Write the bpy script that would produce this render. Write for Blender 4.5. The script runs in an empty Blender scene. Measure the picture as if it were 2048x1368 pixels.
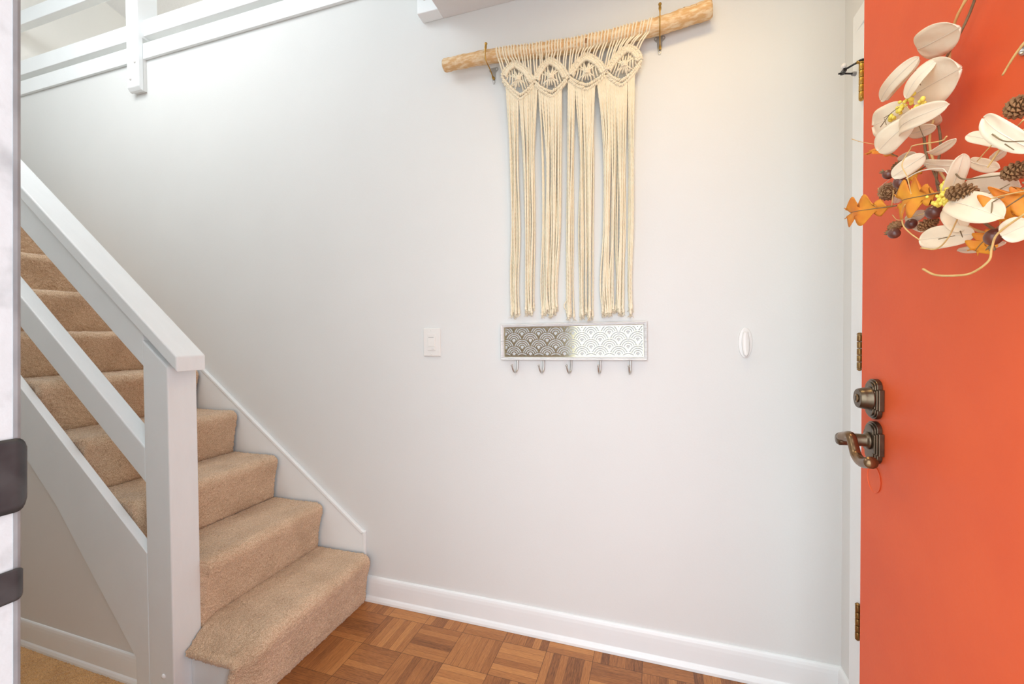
import bpy, bmesh, math, random
from mathutils import Vector, Matrix
import numpy as np

random.seed(11)
rng = np.random.default_rng(4)
SC = bpy.context.scene
COL = SC.collection

CAM_R, CAM_U, CAM_F, CAM_FOCAL = ([0.951208, 0.308465, -0.007197], [0.001355, 0.01915, 0.999816], [-0.308546, 0.951043, -0.017798], 870.72)
# ------------------------------------------------------------------ camera, world, light, exposure
cam_data = bpy.data.cameras.new('camera')
cam = bpy.data.objects.new('camera', cam_data)
COL.objects.link(cam)
cam_data.sensor_width = 36.0
cam_data.lens = CAM_FOCAL / 2048.0 * 36.0
cam_data.shift_y = -(684 - 682.14) / 2048.0
cam_data.clip_start = 0.02
M = Matrix.Identity(4)
for i in range(3):
    M[i][0] = CAM_R[i]; M[i][1] = CAM_U[i]; M[i][2] = -CAM_F[i]
M[0][3], M[1][3], M[2][3] = 0.0, -1.6, 1.158
cam.matrix_world = M
SC.camera = cam

SC.view_settings.view_transform = 'Standard'
SC.view_settings.look = 'None'
SC.view_settings.exposure = 0.11
SC.view_settings.gamma = 1.0
SC.view_settings.use_curve_mapping = False
SC.cycles.use_denoising = True
SC.cycles.max_bounces = 10
SC.cycles.diffuse_bounces = 6
SC.cycles.sample_clamp_indirect = 6.0
SC.cycles.caustics_reflective = False
SC.cycles.caustics_refractive = False

world = bpy.data.worlds.new('daylight')
SC.world = world
world.use_nodes = True
bg = world.node_tree.nodes['Background']
bg.inputs['Color'].default_value = (0.86, 0.955, 1.03, 1)
bg.inputs['Strength'].default_value = 4.1

def area(name, loc, rot, sx, sy, power, color, portal=False):
    l = bpy.data.lights.new(name, 'AREA'); l.shape = 'RECTANGLE'
    l.size = sx; l.size_y = sy; l.energy = power; l.color = color
    if portal: l.cycles.is_portal = True
    o = bpy.data.objects.new(name, l); COL.objects.link(o)
    o.location = loc; o.rotation_euler = rot
    return o
R90 = math.pi / 2
area('doorway_portal', (-0.046, -1.51, 1.02), (R90, 0, 0), 0.99, 2.06, 1, (1, 1, 1), True)
area('loft_window_portal', (-2.1, -1.51, 3.2), (R90, 0, 0), 2.2, 0.9, 1, (1, 1, 1), True)
area('upper_room_fill', (-2.3, 1.4, 3.25), (0, 0, 0), 0.5, 0.5, 20, (1.0, 0.98, 0.95))  # added fill that brightens the upper room, no fixture behind it
area('stairwell_fill', (-2.3, -0.86, 3.3), (0, 0, 0), 1.0, 0.5, 13, (1.0, 0.97, 0.94))  # unseen fill light added to lift the stairs and stringer
area('foyer_ceiling_lamp', (0.12, -0.56, 2.40), (0, 0, 0), 0.24, 0.24, 3.8, (1.0, 0.74, 0.38))

# ------------------------------------------------------------------ helpers
class MB:
    def __init__(s): s.v = []; s.f = []
    def add(s, vs, fs):
        n = len(s.v); s.v += [tuple(map(float, p)) for p in vs]
        s.f += [tuple(n + i for i in f) for f in fs]; return s
    def box(s, x0, x1, y0, y1, z0, z1):
        vs = [(x, y, z) for z in (z0, z1) for y in (y0, y1) for x in (x0, x1)]
        return s.add(vs, [(0, 2, 3, 1), (4, 5, 7, 6), (0, 1, 5, 4), (2, 6, 7, 3), (0, 4, 6, 2), (1, 3, 7, 5)])
    def prism(s, poly, axis, a, b):
        """poly of 2-D points extruded along axis (0: points are (y,z); 1: (x,z); 2: (x,y))"""
        def P(p, t): return (t, p[0], p[1]) if axis == 0 else ((p[0], t, p[1]) if axis == 1 else (p[0], p[1], t))
        n = len(poly)
        vs = [P(p, a) for p in poly] + [P(p, b) for p in poly]
        fs = [tuple(range(n))[::-1], tuple(range(n, 2 * n))] + [(i, (i + 1) % n, n + (i + 1) % n, n + i) for i in range(n)]
        return s.add(vs, fs)
    def tube(s, pts, r, seg=8, cap=True, lobes=0, twist=0.0, lobe_amp=0.25):
        pts = [Vector(p) for p in pts]; n = len(pts)
        rs = r if hasattr(r, '__len__') else [r] * n
        t0 = (pts[1] - pts[0]).normalized()
        up = Vector((0, 0, 1)) if abs(t0.z) < 0.9 else Vector((1, 0, 0))
        nrm = t0.cross(up).normalized(); vs = []; L = 0
        for i, p in enumerate(pts):
            t = (pts[min(i + 1, n - 1)] - pts[max(i - 1, 0)])
            t = t.normalized() if t.length > 1e-9 else t0
            nrm = (nrm - t * nrm.dot(t)).normalized(); bn = t.cross(nrm)
            if i: L += (p - pts[i - 1]).length
            for k in range(seg):
                a = 2 * math.pi * k / seg
                rr = rs[i]
                if lobes: rr *= 1 + lobe_amp * math.cos(lobes * a + twist * L)
                vs.append(p + (nrm * math.cos(a) + bn * math.sin(a)) * rr)
        fs = [(i * seg + k, i * seg + (k + 1) % seg, (i + 1) * seg + (k + 1) % seg, (i + 1) * seg + k) for i in range(n - 1) for k in range(seg)]
        if cap: fs += [tuple(range(seg))[::-1], tuple(range((n - 1) * seg, n * seg))]
        return s.add(vs, fs)
    def lathe(s, prof, center, axis, seg=28):
        """prof: (radius, along) pairs; axis: unit vector"""
        ax = Vector(axis).normalized(); c = Vector(center)
        u = ax.cross(Vector((0, 0, 1)) if abs(ax.z) < 0.9 else Vector((1, 0, 0))).normalized(); w = ax.cross(u)
        vs = []
        for r, h in prof:
            for k in range(seg):
                a = 2 * math.pi * k / seg
                vs.append(c + ax * h + (u * math.cos(a) + w * math.sin(a)) * max(r, 1e-5))
        n = len(prof)
        fs = [(i * seg + k, i * seg + (k + 1) % seg, (i + 1) * seg + (k + 1) % seg, (i + 1) * seg + k) for i in range(n - 1) for k in range(seg)]
        fs += [tuple(range(seg))[::-1], tuple(range((n - 1) * seg, n * seg))]
        return s.add(vs, fs)
    def ball(s, c, r, seg=14, rings=9, axis=(0, 0, 1), stretch=1.0):
        prof = [(r * math.sin(math.pi * i / rings), -r * stretch * math.cos(math.pi * i / rings)) for i in range(rings + 1)]
        return s.lathe(prof, c, axis, seg)
    def grid(s, P):
        h = len(P); w = len(P[0])
        return s.add([q for row in P for q in row], [(i * w + j, i * w + j + 1, (i + 1) * w + j + 1, (i + 1) * w + j) for i in range(h - 1) for j in range(w - 1)])
    def build(s, name, mat, parent=None, smooth=False, bevel=0.0, solid=0.0, origin=None, seg=2):
        me = bpy.data.meshes.new(name)
        o0 = wloc(parent) if parent is not None else Vector(origin if origin is not None else (0, 0, 0))
        me.from_pydata([Vector(p) - o0 for p in s.v], [], s.f)
        bm = bmesh.new(); bm.from_mesh(me); bmesh.ops.recalc_face_normals(bm, faces=bm.faces); bm.to_mesh(me); bm.free()
        me.materials.append(mat)
        if smooth: me.polygons.foreach_set('use_smooth', [True] * len(me.polygons))
        if smooth == 'auto': me.set_sharp_from_angle(angle=0.6)
        o = bpy.data.objects.new(name, me); COL.objects.link(o)
        if parent is not None: o.parent = parent
        else: o.location = o0
        if solid:
            m = o.modifiers.new('thickness', 'SOLIDIFY'); m.thickness = solid; m.offset = 0
        if bevel:
            m = o.modifiers.new('bevel', 'BEVEL'); m.width = bevel; m.segments = seg; m.limit_method = 'ANGLE'; m.angle_limit = 0.6
            m.harden_normals = False
        return o

def wloc(o):
    p = Vector((0, 0, 0))
    while o is not None:
        p = p + o.location; o = o.parent
    return p
def thing(name, label, cat, loc, group=None):
    o = bpy.data.objects.new(name, None); COL.objects.link(o); o.location = loc; o.empty_display_size = 0.05
    return tag(o, label, cat, group)
def tag(o, label, cat, group=None):
    o['label'] = label; o['category'] = cat
    if group: o['group'] = group
    return o
def struct(o, label=None):
    o['kind'] = 'structure'
    if label: o['label'] = label
    return o
def copy_part(o, parent, offset=(0, 0, 0)):
    c = o.copy(); COL.objects.link(c); c.parent = parent; c.location = o.location + Vector(offset)
    for ch in o.children:
        d = ch.copy(); COL.objects.link(d); d.parent = c
    return c
def spline(pts, n):
    """Catmull-Rom through pts"""
    P = [np.array(p, float) for p in pts]; P = [2 * P[0] - P[1]] + P + [2 * P[-1] - P[-2]]
    m = len(P) - 3; out = []
    for i in range(n + 1):
        t = i / n * m; k = min(int(t), m - 1); t -= k
        a, b, c, d = P[k:k + 4]
        out.append(0.5 * ((2 * b) + (c - a) * t + (2 * a - 5 * b + 4 * c - d) * t ** 2 + (3 * b - a - 3 * c + d) * t ** 3))
    return out

# ------------------------------------------------------------------ materials
def nodes(name):
    m = bpy.data.materials.new(name); m.use_nodes = True
    nt = m.node_tree; return m, nt, nt.nodes['Principled BSDF']
def N(nt, typ, **kw):
    n = nt.nodes.new(typ)
    for k, v in kw.items(): setattr(n, k, v)
    return n
def mat(name, col, rough=0.5, metal=0.0, var=None, vscale=8.0, bump=0.0, bscale=60.0, spec=0.5, detail=3.0, stretch=None, sss=0.0, trans=0.0, coat=0.0, ramp=(0.35, 0.65), sheen=0.0):
    m, nt, b = nodes(name)
    b.inputs['Base Color'].default_value = (*col, 1); b.inputs['Roughness'].default_value = rough
    b.inputs['Metallic'].default_value = metal; b.inputs['Specular IOR Level'].default_value = spec
    if coat: b.inputs['Coat Weight'].default_value = coat
    if sheen: b.inputs['Sheen Weight'].default_value = sheen; b.inputs['Sheen Roughness'].default_value = 0.6
    tc = N(nt, 'ShaderNodeTexCoord'); mp = N(nt, 'ShaderNodeMapping')
    nt.links.new(tc.outputs['Object'], mp.inputs['Vector'])
    if stretch: mp.inputs['Scale'].default_value = stretch
    if var:
        no = N(nt, 'ShaderNodeTexNoise'); no.inputs['Scale'].default_value = vscale; no.inputs['Detail'].default_value = detail
        nt.links.new(mp.outputs['Vector'], no.inputs['Vector'])
        r = N(nt, 'ShaderNodeValToRGB'); r.color_ramp.elements[0].position = ramp[0]; r.color_ramp.elements[1].position = ramp[1]
        r.color_ramp.elements[0].color = (*col, 1); r.color_ramp.elements[1].color = (*var, 1)
        nt.links.new(no.outputs['Fac'], r.inputs['Fac']); nt.links.new(r.outputs['Color'], b.inputs['Base Color'])
    if bump:
        nb = N(nt, 'ShaderNodeTexNoise'); nb.inputs['Scale'].default_value = bscale; nb.inputs['Detail'].default_value = 4
        nt.links.new(mp.outputs['Vector'], nb.inputs['Vector'])
        bn = N(nt, 'ShaderNodeBump'); bn.inputs['Strength'].default_value = bump; bn.inputs['Distance'].default_value = 0.002
        nt.links.new(nb.outputs['Fac'], bn.inputs['Height']); nt.links.new(bn.outputs['Normal'], b.inputs['Normal'])
    if trans:
        t = N(nt, 'ShaderNodeBsdfTranslucent'); t.inputs['Color'].default_value = (*col, 1)
        mx = N(nt, 'ShaderNodeMixShader'); mx.inputs['Fac'].default_value = trans
        out = nt.nodes['Material Output']
        nt.links.new(b.outputs[0], mx.inputs[1]); nt.links.new(t.outputs[0], mx.inputs[2]); nt.links.new(mx.outputs[0], out.inputs['Surface'])
    return m

M_WALL = mat('warm_white_wall_paint', (0.742, 0.752, 0.738), 0.62, var=(0.730, 0.739, 0.725), vscale=3, bump=0.12, bscale=160, spec=0.35)
M_WALL2 = mat('taupe_wall_paint', (0.74, 0.725, 0.695), 0.7, bump=0.1, bscale=160, spec=0.3)
M_UP = mat('cream_upper_wall_paint', (0.80, 0.785, 0.745), 0.7)
M_CEIL = mat('textured_ceiling', (0.72, 0.71, 0.70), 0.8, bump=0.55, bscale=70)
M_TRIM = mat('white_gloss_trim', (0.85, 0.88, 0.885), 0.32, var=(0.83, 0.86, 0.865), vscale=6, bump=0.12, bscale=45)
M_RAIL = mat('white_painted_wood', (0.79, 0.83, 0.845), 0.42, var=(0.77, 0.81, 0.825), vscale=5, bump=0.22, bscale=22, stretch=(1.5, 6, 1.5))
M_DOORRED = mat('coral_red_door_paint', (0.71, 0.108, 0.032), 0.50, var=(0.68, 0.098, 0.030), vscale=7, bump=0.10, bscale=120, spec=0.24)
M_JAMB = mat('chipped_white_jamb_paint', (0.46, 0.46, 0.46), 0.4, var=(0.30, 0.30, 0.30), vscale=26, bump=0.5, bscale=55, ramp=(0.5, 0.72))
M_BLACK = mat('dark_strike_metal', (0.020, 0.020, 0.021), 0.42, metal=0.1, var=(0.04, 0.04, 0.04), vscale=40)
M_BRONZE = mat('aged_bronze', (0.10, 0.075, 0.05), 0.32, metal=0.85, var=(0.17, 0.125, 0.08), vscale=30, bump=0.1, bscale=90)
M_BRONZE2 = mat('worn_bronze', (0.24, 0.145, 0.07), 0.26, metal=0.85, var=(0.16, 0.10, 0.055), vscale=26)
M_BRASS = mat('brass', (0.60, 0.37, 0.09), 0.32, metal=1.0, var=(0.46, 0.27, 0.07), vscale=30)
M_BRASSD = mat('dull_brass', (0.36, 0.22, 0.08), 0.4, metal=1.0, var=(0.25, 0.14, 0.06), vscale=60)
M_NICKEL = mat('brushed_nickel', (0.55, 0.54, 0.51), 0.28, metal=1.0)
M_PLATE = mat('grey_zinc', (0.42, 0.42, 0.40), 0.35, metal=0.35)
M_SILVER = mat('distressed_silver_paint', (0.78, 0.80, 0.80), 0.38, metal=0.1, var=(0.50, 0.52, 0.52), vscale=7, stretch=(3, 3, 60), ramp=(0.52, 0.8))
M_PANEL = mat('pale_champagne_metal', (0.50, 0.44, 0.30), 0.12, metal=1.0)
M_PLASTIC = mat('white_plastic', (0.80, 0.79, 0.76), 0.35)
M_PLASTIC2 = mat('glossy_white_plastic', (0.78, 0.775, 0.76), 0.18)
M_CLEAR = mat('clear_plastic', (0.62, 0.62, 0.62), 0.1)
M_STRIP = mat('grey_edge_strip', (0.20, 0.20, 0.205), 0.5, var=(0.27, 0.27, 0.275), vscale=30)
M_RUBBER = mat('grey_rubber', (0.30, 0.30, 0.30), 0.6)
M_DARK = mat('dark_gap', (0.05, 0.045, 0.04), 0.8)
M_BLACKROD = mat('black_steel_rod', (0.05, 0.05, 0.055), 0.3, metal=0.8)
M_CORD = mat('cream_cotton_cord', (0.86, 0.785, 0.60), 0.9, var=(0.82, 0.73, 0.54), vscale=30, spec=0.15, sheen=0.3)
M_BARK = mat('peeled_branch_wood', (0.64, 0.39, 0.17), 0.6, var=(0.78, 0.62, 0.40), vscale=16, stretch=(2.2, 6, 6), bump=0.6, bscale=40, detail=6, ramp=(0.42, 0.62))
M_BARKEND = mat('branch_end_grain', (0.66, 0.50, 0.34), 0.7)
M_EUC = mat('cream_fabric_leaf', (0.93, 0.81, 0.61), 0.7, var=(0.91, 0.75, 0.55), vscale=22, trans=0.22, bump=0.3, bscale=90)
M_OAK = mat('orange_fabric_leaf', (0.88, 0.40, 0.03), 0.6, var=(0.74, 0.22, 0.02), vscale=24, trans=0.2)
M_BERRY = mat('plum_brown_berry', (0.085, 0.028, 0.022), 0.3, var=(0.15, 0.05, 0.03), vscale=40)
M_CONE = mat('pine_cone', (0.20, 0.095, 0.035), 0.7, var=(0.38, 0.20, 0.08), vscale=90)
M_YEL = mat('yellow_seed_heads', (0.83, 0.66, 0.10), 0.6)
M_TWY = mat('tan_raffia_twig', (0.70, 0.47, 0.18), 0.6, var=(0.58, 0.36, 0.12), vscale=60)
M_TWB = mat('brown_twig', (0.17, 0.11, 0.05), 0.7, var=(0.25, 0.17, 0.08), vscale=60)
M_TWW = mat('pale_twig', (0.76, 0.66, 0.52), 0.7)
M_PORCH = mat('pale_concrete', (0.50, 0.49, 0.47), 0.9, var=(0.45, 0.44, 0.42), vscale=6)

def carpet_mat(name, c0, c1, fine=430):
    m, nt, b = nodes(name)
    tc = N(nt, 'ShaderNodeTexCoord')
    n1 = N(nt, 'ShaderNodeTexNoise'); n1.inputs['Scale'].default_value = fine; n1.inputs['Detail'].default_value = 2
    n2 = N(nt, 'ShaderNodeTexNoise'); n2.inputs['Scale'].default_value = 9; n2.inputs['Detail'].default_value = 3
    for n in (n1, n2): nt.links.new(tc.outputs['Object'], n.inputs['Vector'])
    r = N(nt, 'ShaderNodeValToRGB'); r.color_ramp.elements[0].position = 0.36; r.color_ramp.elements[1].position = 0.62
    r.color_ramp.elements[0].color = (*c0, 1); r.color_ramp.elements[1].color = (*c1, 1)
    nt.links.new(n1.outputs['Fac'], r.inputs['Fac'])
    mx = N(nt, 'ShaderNodeMix', data_type='RGBA', blend_type='MULTIPLY')
    r2 = N(nt, 'ShaderNodeValToRGB'); r2.color_ramp.elements[0].position = 0.3; r2.color_ramp.elements[1].position = 0.6
    r2.color_ramp.elements[0].color = (0.86, 0.84, 0.82, 1); r2.color_ramp.elements[1].color = (1, 1, 1, 1)
    nt.links.new(n2.outputs['Fac'], r2.inputs['Fac'])
    mx.inputs[0].default_value = 1.0
    nt.links.new(r.outputs['Color'], mx.inputs[6]); nt.links.new(r2.outputs['Color'], mx.inputs[7])
    nt.links.new(mx.outputs[2], b.inputs['Base Color'])
    b.inputs['Roughness'].default_value = 0.95; b.inputs['Specular IOR Level'].default_value = 0.1
    b.inputs['Sheen Weight'].default_value = 0.35; b.inputs['Sheen Roughness'].default_value = 0.5
    return m
M_CARPET = carpet_mat('tan_pile_carpet', (0.48, 0.31, 0.185), (0.82, 0.625, 0.445))
M_CARPET2 = carpet_mat('golden_tan_floor_carpet', (0.42, 0.22, 0.085), (0.74, 0.45, 0.19))

def parquet_mat():
    m, nt, b = nodes('oak_parquet_blocks')
    L = nt.links
    tc = N(nt, 'ShaderNodeTexCoord'); sx = N(nt, 'ShaderNodeSeparateXYZ'); L.new(tc.outputs['Object'], sx.inputs[0])
    def mth(op, a, bb=None, c=None):
        n = N(nt, 'ShaderNodeMath', operation=op)
        for i, q in enumerate((a, bb, c)):
            if q is None: continue
            if isinstance(q, (int, float)): n.inputs[i].default_value = q
            else: L.new(q, n.inputs[i])
        return n.outputs[0]
    S = 0.1668
    u = mth('DIVIDE', mth('ADD', sx.outputs[0], 0.0375), S); v = mth('DIVIDE', mth('ADD', sx.outputs[1], 0.0765), S * 0.985)
    iu = mth('FLOOR', u); iv = mth('FLOOR', v); fu = mth('SUBTRACT', u, iu); fv = mth('SUBTRACT', v, iv)
    par = mth('ABSOLUTE', mth('MODULO', mth('ADD', iu, mth('ADD', iv, 200.0)), 2.0))   # 0: slats run along x
    def lerp(a, bb): return mth('ADD', mth('MULTIPLY', a, mth('SUBTRACT', 1.0, par)), mth('MULTIPLY', bb, par))
    across = lerp(fv, fu); along = lerp(fu, fv)
    nsl = 6.0
    sl = mth('MULTIPLY', across, nsl); isl = mth('FLOOR', sl); fsl = mth('SUBTRACT', sl, isl)
    cid = N(nt, 'ShaderNodeCombineXYZ'); L.new(mth('ADD', iu, 0.5), cid.inputs[0]); L.new(mth('ADD', iv, 0.5), cid.inputs[1]); L.new(mth('ADD', isl, 0.5), cid.inputs[2])
    wn = N(nt, 'ShaderNodeTexWhiteNoise', noise_dimensions='3D'); L.new(cid.outputs[0], wn.inputs['Vector'])
    cb = N(nt, 'ShaderNodeCombineXYZ'); L.new(mth('ADD', iu, 0.5), cb.inputs[0]); L.new(mth('ADD', iv, 0.5), cb.inputs[1])
    wb = N(nt, 'ShaderNodeTexWhiteNoise', noise_dimensions='2D'); L.new(cb.outputs[0], wb.inputs['Vector'])
    # grain stretched along the slat
    gv = N(nt, 'ShaderNodeCombineXYZ')
    L.new(mth('MULTIPLY', along, 2.2), gv.inputs[0]); L.new(mth('ADD', mth('MULTIPLY', across, 34.0), mth('MULTIPLY', wn.outputs['Value'], 50.0)), gv.inputs[1]); L.new(mth('ADD', mth('MULTIPLY', iu, 7.3), mth('MULTIPLY', iv, 3.1)), gv.inputs[2])
    g = N(nt, 'ShaderNodeTexNoise'); g.inputs['Scale'].default_value = 1.6; g.inputs['Detail'].default_value = 6; g.inputs['Distortion'].default_value = 0.6
    L.new(gv.outputs[0], g.inputs['Vector'])
    fine = N(nt, 'ShaderNodeTexNoise'); fine.inputs['Scale'].default_value = 5.0; fine.inputs['Detail'].default_value = 4
    L.new(gv.outputs[0], fine.inputs['Vector'])
    tone = mth('ADD', mth('MULTIPLY', wn.outputs['Value'], 0.34), mth('ADD', mth('MULTIPLY', wb.outputs['Value'], 0.20), mth('ADD', mth('MULTIPLY', g.outputs['Fac'], 0.52), mth('MULTIPLY', mth('SUBTRACT', fine.outputs['Fac'], 0.5), 0.5))))
    r = N(nt, 'ShaderNodeValToRGB'); cr = r.color_ramp
    cr.elements[0].position = 0.22; cr.elements[0].color = (0.13, 0.046, 0.016, 1)
    cr.elements[1].position = 0.86; cr.elements[1].color = (0.60, 0.27, 0.085, 1)
    e = cr.elements.new(0.5); e.color = (0.36, 0.137, 0.040, 1)
    L.new(tone, r.inputs['Fac'])
    # joints
    def edge(fr, w): return mth('LESS_THAN', mth('MINIMUM', fr, mth('SUBTRACT', 1.0, fr)), w)
    jb = mth('MAXIMUM', edge(fu, 0.006), edge(fv, 0.006)); js = mth('MULTIPLY', edge(fsl, 0.022), 0.55)
    j = mth('MAXIMUM', mth('MULTIPLY', jb, 0.75), js)
    mx = N(nt, 'ShaderNodeMix', data_type='RGBA'); L.new(j, mx.inputs[0]); L.new(r.outputs['Color'], mx.inputs[6]); mx.inputs[7].default_value = (0.06, 0.022, 0.01, 1)
    L.new(mx.outputs[2], b.inputs['Base Color'])
    b.inputs['Roughness'].default_value = 0.34; b.inputs['Specular IOR Level'].default_value = 0.45
    bn = N(nt, 'ShaderNodeBump'); bn.inputs['Strength'].default_value = 0.25; bn.inputs['Distance'].default_value = 0.001
    L.new(mth('SUBTRACT', mth('MULTIPLY', fine.outputs['Fac'], 0.5), j), bn.inputs['Height']); L.new(bn.outputs['Normal'], b.inputs['Normal'])
    return m
M_PARQUET = parquet_mat()
# ------------------------------------------------------------------ the setting
YF = -1.373                       # inner face of the front wall
struct(MB().box(-1.46, 0.70, -1.52, 0.0, -0.08, 0.0).build('floor', M_PARQUET), 'brown oak parquet floor laid in square blocks')
struct(MB().box(-3.80, 0.72, -4.2, -1.52, -0.18, -0.10).build('floor_porch', M_PORCH), 'pale concrete porch outside the front door')
struct(MB().box(-3.90, 0.70, 0.0, 0.12, -0.08, 2.655).build('wall_back', M_WALL), 'plain warm white wall behind the macrame hanging')
struct(MB().box(0.56, 0.70, -1.52, 0.0, -0.08, 2.70).build('wall_right', M_WALL))
struct(MB().box(-3.90, -3.75, -1.52, 2.7, -0.08, 4.4).build('wall_left', M_UP), 'cream upper wall seen through the balcony rails')
fw = MB()
fw.box(-3.75, -0.552, -1.50, YF, -0.08, 2.80).box(0.474, 0.56, -1.50, YF, -0.08, 2.80).box(-0.552, 0.474, -1.50, YF, 2.06, 2.80)
fw.box(-3.75, -3.2, -1.50, YF, 2.80, 4.4).box(-1.0, 0.56, -1.50, YF, 2.80, 4.4).box(-3.2, -1.0, -1.50, YF, 3.62, 4.4)
struct(fw.build('wall_front', M_WALL))
struct(MB().box(-3.75, 0.70, 2.6, 2.7, 2.6, 4.0).build('wall_upstairs', M_UP))
struct(MB().box(0.56, 0.70, -1.52, 2.7, 2.70, 4.4).build('wall_upstairs_right', M_UP))
struct(MB().box(-3.75, 0.56, 0.12, 2.6, 2.56, 2.62).build('floor_upstairs', M_UP))
struct(MB().box(-0.795, 0.56, YF, -0.001, 2.421, 2.60).build('ceiling', M_CEIL), 'grey textured ceiling slab beside the short hanging post')
cp = MB()
zc = lambda y: 3.70 - 0.26 * y
cp.prism([(-1.52, zc(-1.52)), (2.7, zc(2.7)), (2.7, zc(2.7) + 0.1), (-1.52, zc(-1.52) + 0.1)], 0, -3.9, 0.70)
struct(cp.build('ceiling_upstairs', M_CEIL), 'sloped textured ceiling of the upper room')
wf = MB()
wf.box(-3.2, -1.0, -1.46, -1.41, 2.80, 2.85).box(-3.2, -1.0, -1.46, -1.41, 3.57, 3.62).box(-3.2, -3.15, -1.46, -1.41, 2.85, 3.57).box(-1.05, -1.0, -1.46, -1.41, 2.85, 3.57).box(-2.13, -2.07, -1.46, -1.41, 2.85, 3.57)
struct(wf.build('window_1', M_TRIM))

# baseboards: moulded profile (distance from wall, height) with shoe moulding
BB = [(0, 0.0), (0.022, 0.0), (0.0215, 0.010), (0.017, 0.019), (0.012, 0.024), (0.0125, 0.065), (0.0122, 0.082), (0.0108, 0.094), (0.0085, 0.1015), (0.005, 0.1055), (0, 0.1065)]
struct(MB().prism([(-d, z) for d, z in BB], 0, -1.192, 0.5605).build('baseboard_back', M_TRIM, smooth=False, bevel=0.0012), 'white moulded baseboard along the parquet')
struct(MB().prism([(0.56 - d, z) for d, z in BB], 1, -0.0925, -0.0005).build('baseboard_right', M_TRIM, bevel=0.0012))
# casing of the closet doorway on the right wall
CA = [(0.56, -0.0925), (0.5475, -0.0925), (0.5455, -0.097), (0.5465, -0.104), (0.5485, -0.138), (0.550, -0.152), (0.56, -0.152)]
tr = MB().prism(CA, 2, 0.0, 2.045)
tr.add([(0.56, -0.0925, 2.0), (0.5465, -0.0925, 2.0), (0.5465, -0.0925, 2.055), (0.56, -0.0925, 2.055), (0.56, -0.98, 2.04), (0.5485, -0.98, 2.04), (0.5465, -0.98, 2.055), (0.56, -0.98, 2.055)],
       [(0, 1, 2, 3), (4, 7, 6, 5), (0, 4, 5, 1), (1, 5, 6, 2), (2, 6, 7, 3), (3, 7, 4, 0)])
struct(tr.build('trim_1', M_TRIM, bevel=0.0015), 'white door casing in the right corner behind the red door')
d2 = struct(MB().box(0.553, 0.5595, -0.95, -0.154, 0.01, 2.038).build('door_2', M_TRIM), 'white closet door with brass hinges behind the red door')
for z0, z1, mm in ((1.793, 1.889, M_BRASS), (1.053, 1.147, M_BRASSD), (0.297, 0.391, M_BRASSD)):
    h = MB(); yh, xh = -0.1585, 0.5430
    n = 5; dz = (z1 - z0) / n
    for k in range(n): h.lathe([(0.0, 0), (0.0058, 0.0008), (0.0062, 0.002), (0.0062, dz - 0.002), (0.0058, dz - 0.0008), (0, dz)], (xh, yh, z0 + k * dz), (0, 0, 1), 16)
    h.lathe([(0, 0), (0.0066, 0), (0.0066, 0.003), (0.003, 0.006), (0, 0.0062)], (xh, yh, z1), (0, 0, 1), 16)
    h.lathe([(0, -0.006), (0.003, -0.0055), (0.006, -0.002), (0.006, 0), (0, 0)], (xh, yh, z0), (0, 0, 1), 16)
    h.box(0.5500, 0.5532, -0.180, -0.1590, z0, z1)
    h.build('hinge', mm, d2, smooth='auto')
# hinge-pin door stop
ds = thing('door_stop', 'black hinge pin door stop with white bumper on the top closet hinge', 'door stop', (0.5430, -0.1585, 1.8960))
ph = Vector((0.5430, -0.1585, 1.8965))
arm = MB(); arm.lathe([(0, -0.002), (0.008, -0.002), (0.008, 0.0015), (0, 0.0015)], ph, (0, 0, 1), 18)
tipw = Vector((0.508, -0.1385, 1.8875))
arm.tube([ph + Vector((-0.004, 0.002, -0.001)), ph + Vector((-0.014, 0.007, -0.0025)), tipw], [0.003, 0.0028, 0.0026], 8)
arm.build('arm', M_BLACKROD, ds, smooth=True)
arm2 = MB().tube([ph + Vector((0.0, 0.0, -0.001)), ph + Vector((-0.010, 0.004, -0.0012))], 0.0045, 8); arm2.build('collar', M_BRASS, ds, smooth=True)
rod = MB().tube([(0.5005, -0.127, 1.8865), (0.520, -0.1215, 1.8865), (0.541, -0.1135, 1.8865)], 0.0024, 8)
rod.box(0.507, 0.515, -0.142, -0.120, 1.884, 1.893)
rod.build('threaded_rod', M_BLACKROD, ds)
MB().ball((0.5095, -0.137, 1.9005), 0.0072, axis=(0.1, 0.1, 1), stretch=1.25).build('white_bumper', M_PLASTIC2, ds, smooth=True)
MB().lathe([(0, 0), (0.0050, 0), (0.0058, 0.004), (0.0058, 0.010), (0, 0.011)], (0.5372, -0.1150, 1.8865), (0.94, 0.34, 0), 16).build('grey_cap', M_RUBBER, ds, smooth=True)

# skirt board of the stairs
sk = MB()
SL = 0.742
zs = lambda x: 0.3044 + SL * (-1.208 - x)
sk.prism([(-1.193, 0.0), (-1.193, 0.300), (-1.208, 0.3044), (-3.60, zs(-3.60)), (-3.60, zs(-3.60) - 0.5)], 1, -0.0005, -0.014)
sk.prism([(-1.195, 0.297), (-1.208, 0.3044), (-3.60, zs(-3.60)), (-3.60, zs(-3.60) - 0.018), (-1.2125, 0.2905)], 1, -0.012, -0.0175)
sk.prism([(-1.193, 0.10), (-1.193, 0.300), (-1.2065, 0.292), (-1.2065, 0.10)], 1, -0.012, -0.0175)
struct(sk.build('trim_2', M_TRIM, bevel=0.003), 'white stepped skirt board between carpeted stairs and wall')

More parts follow.
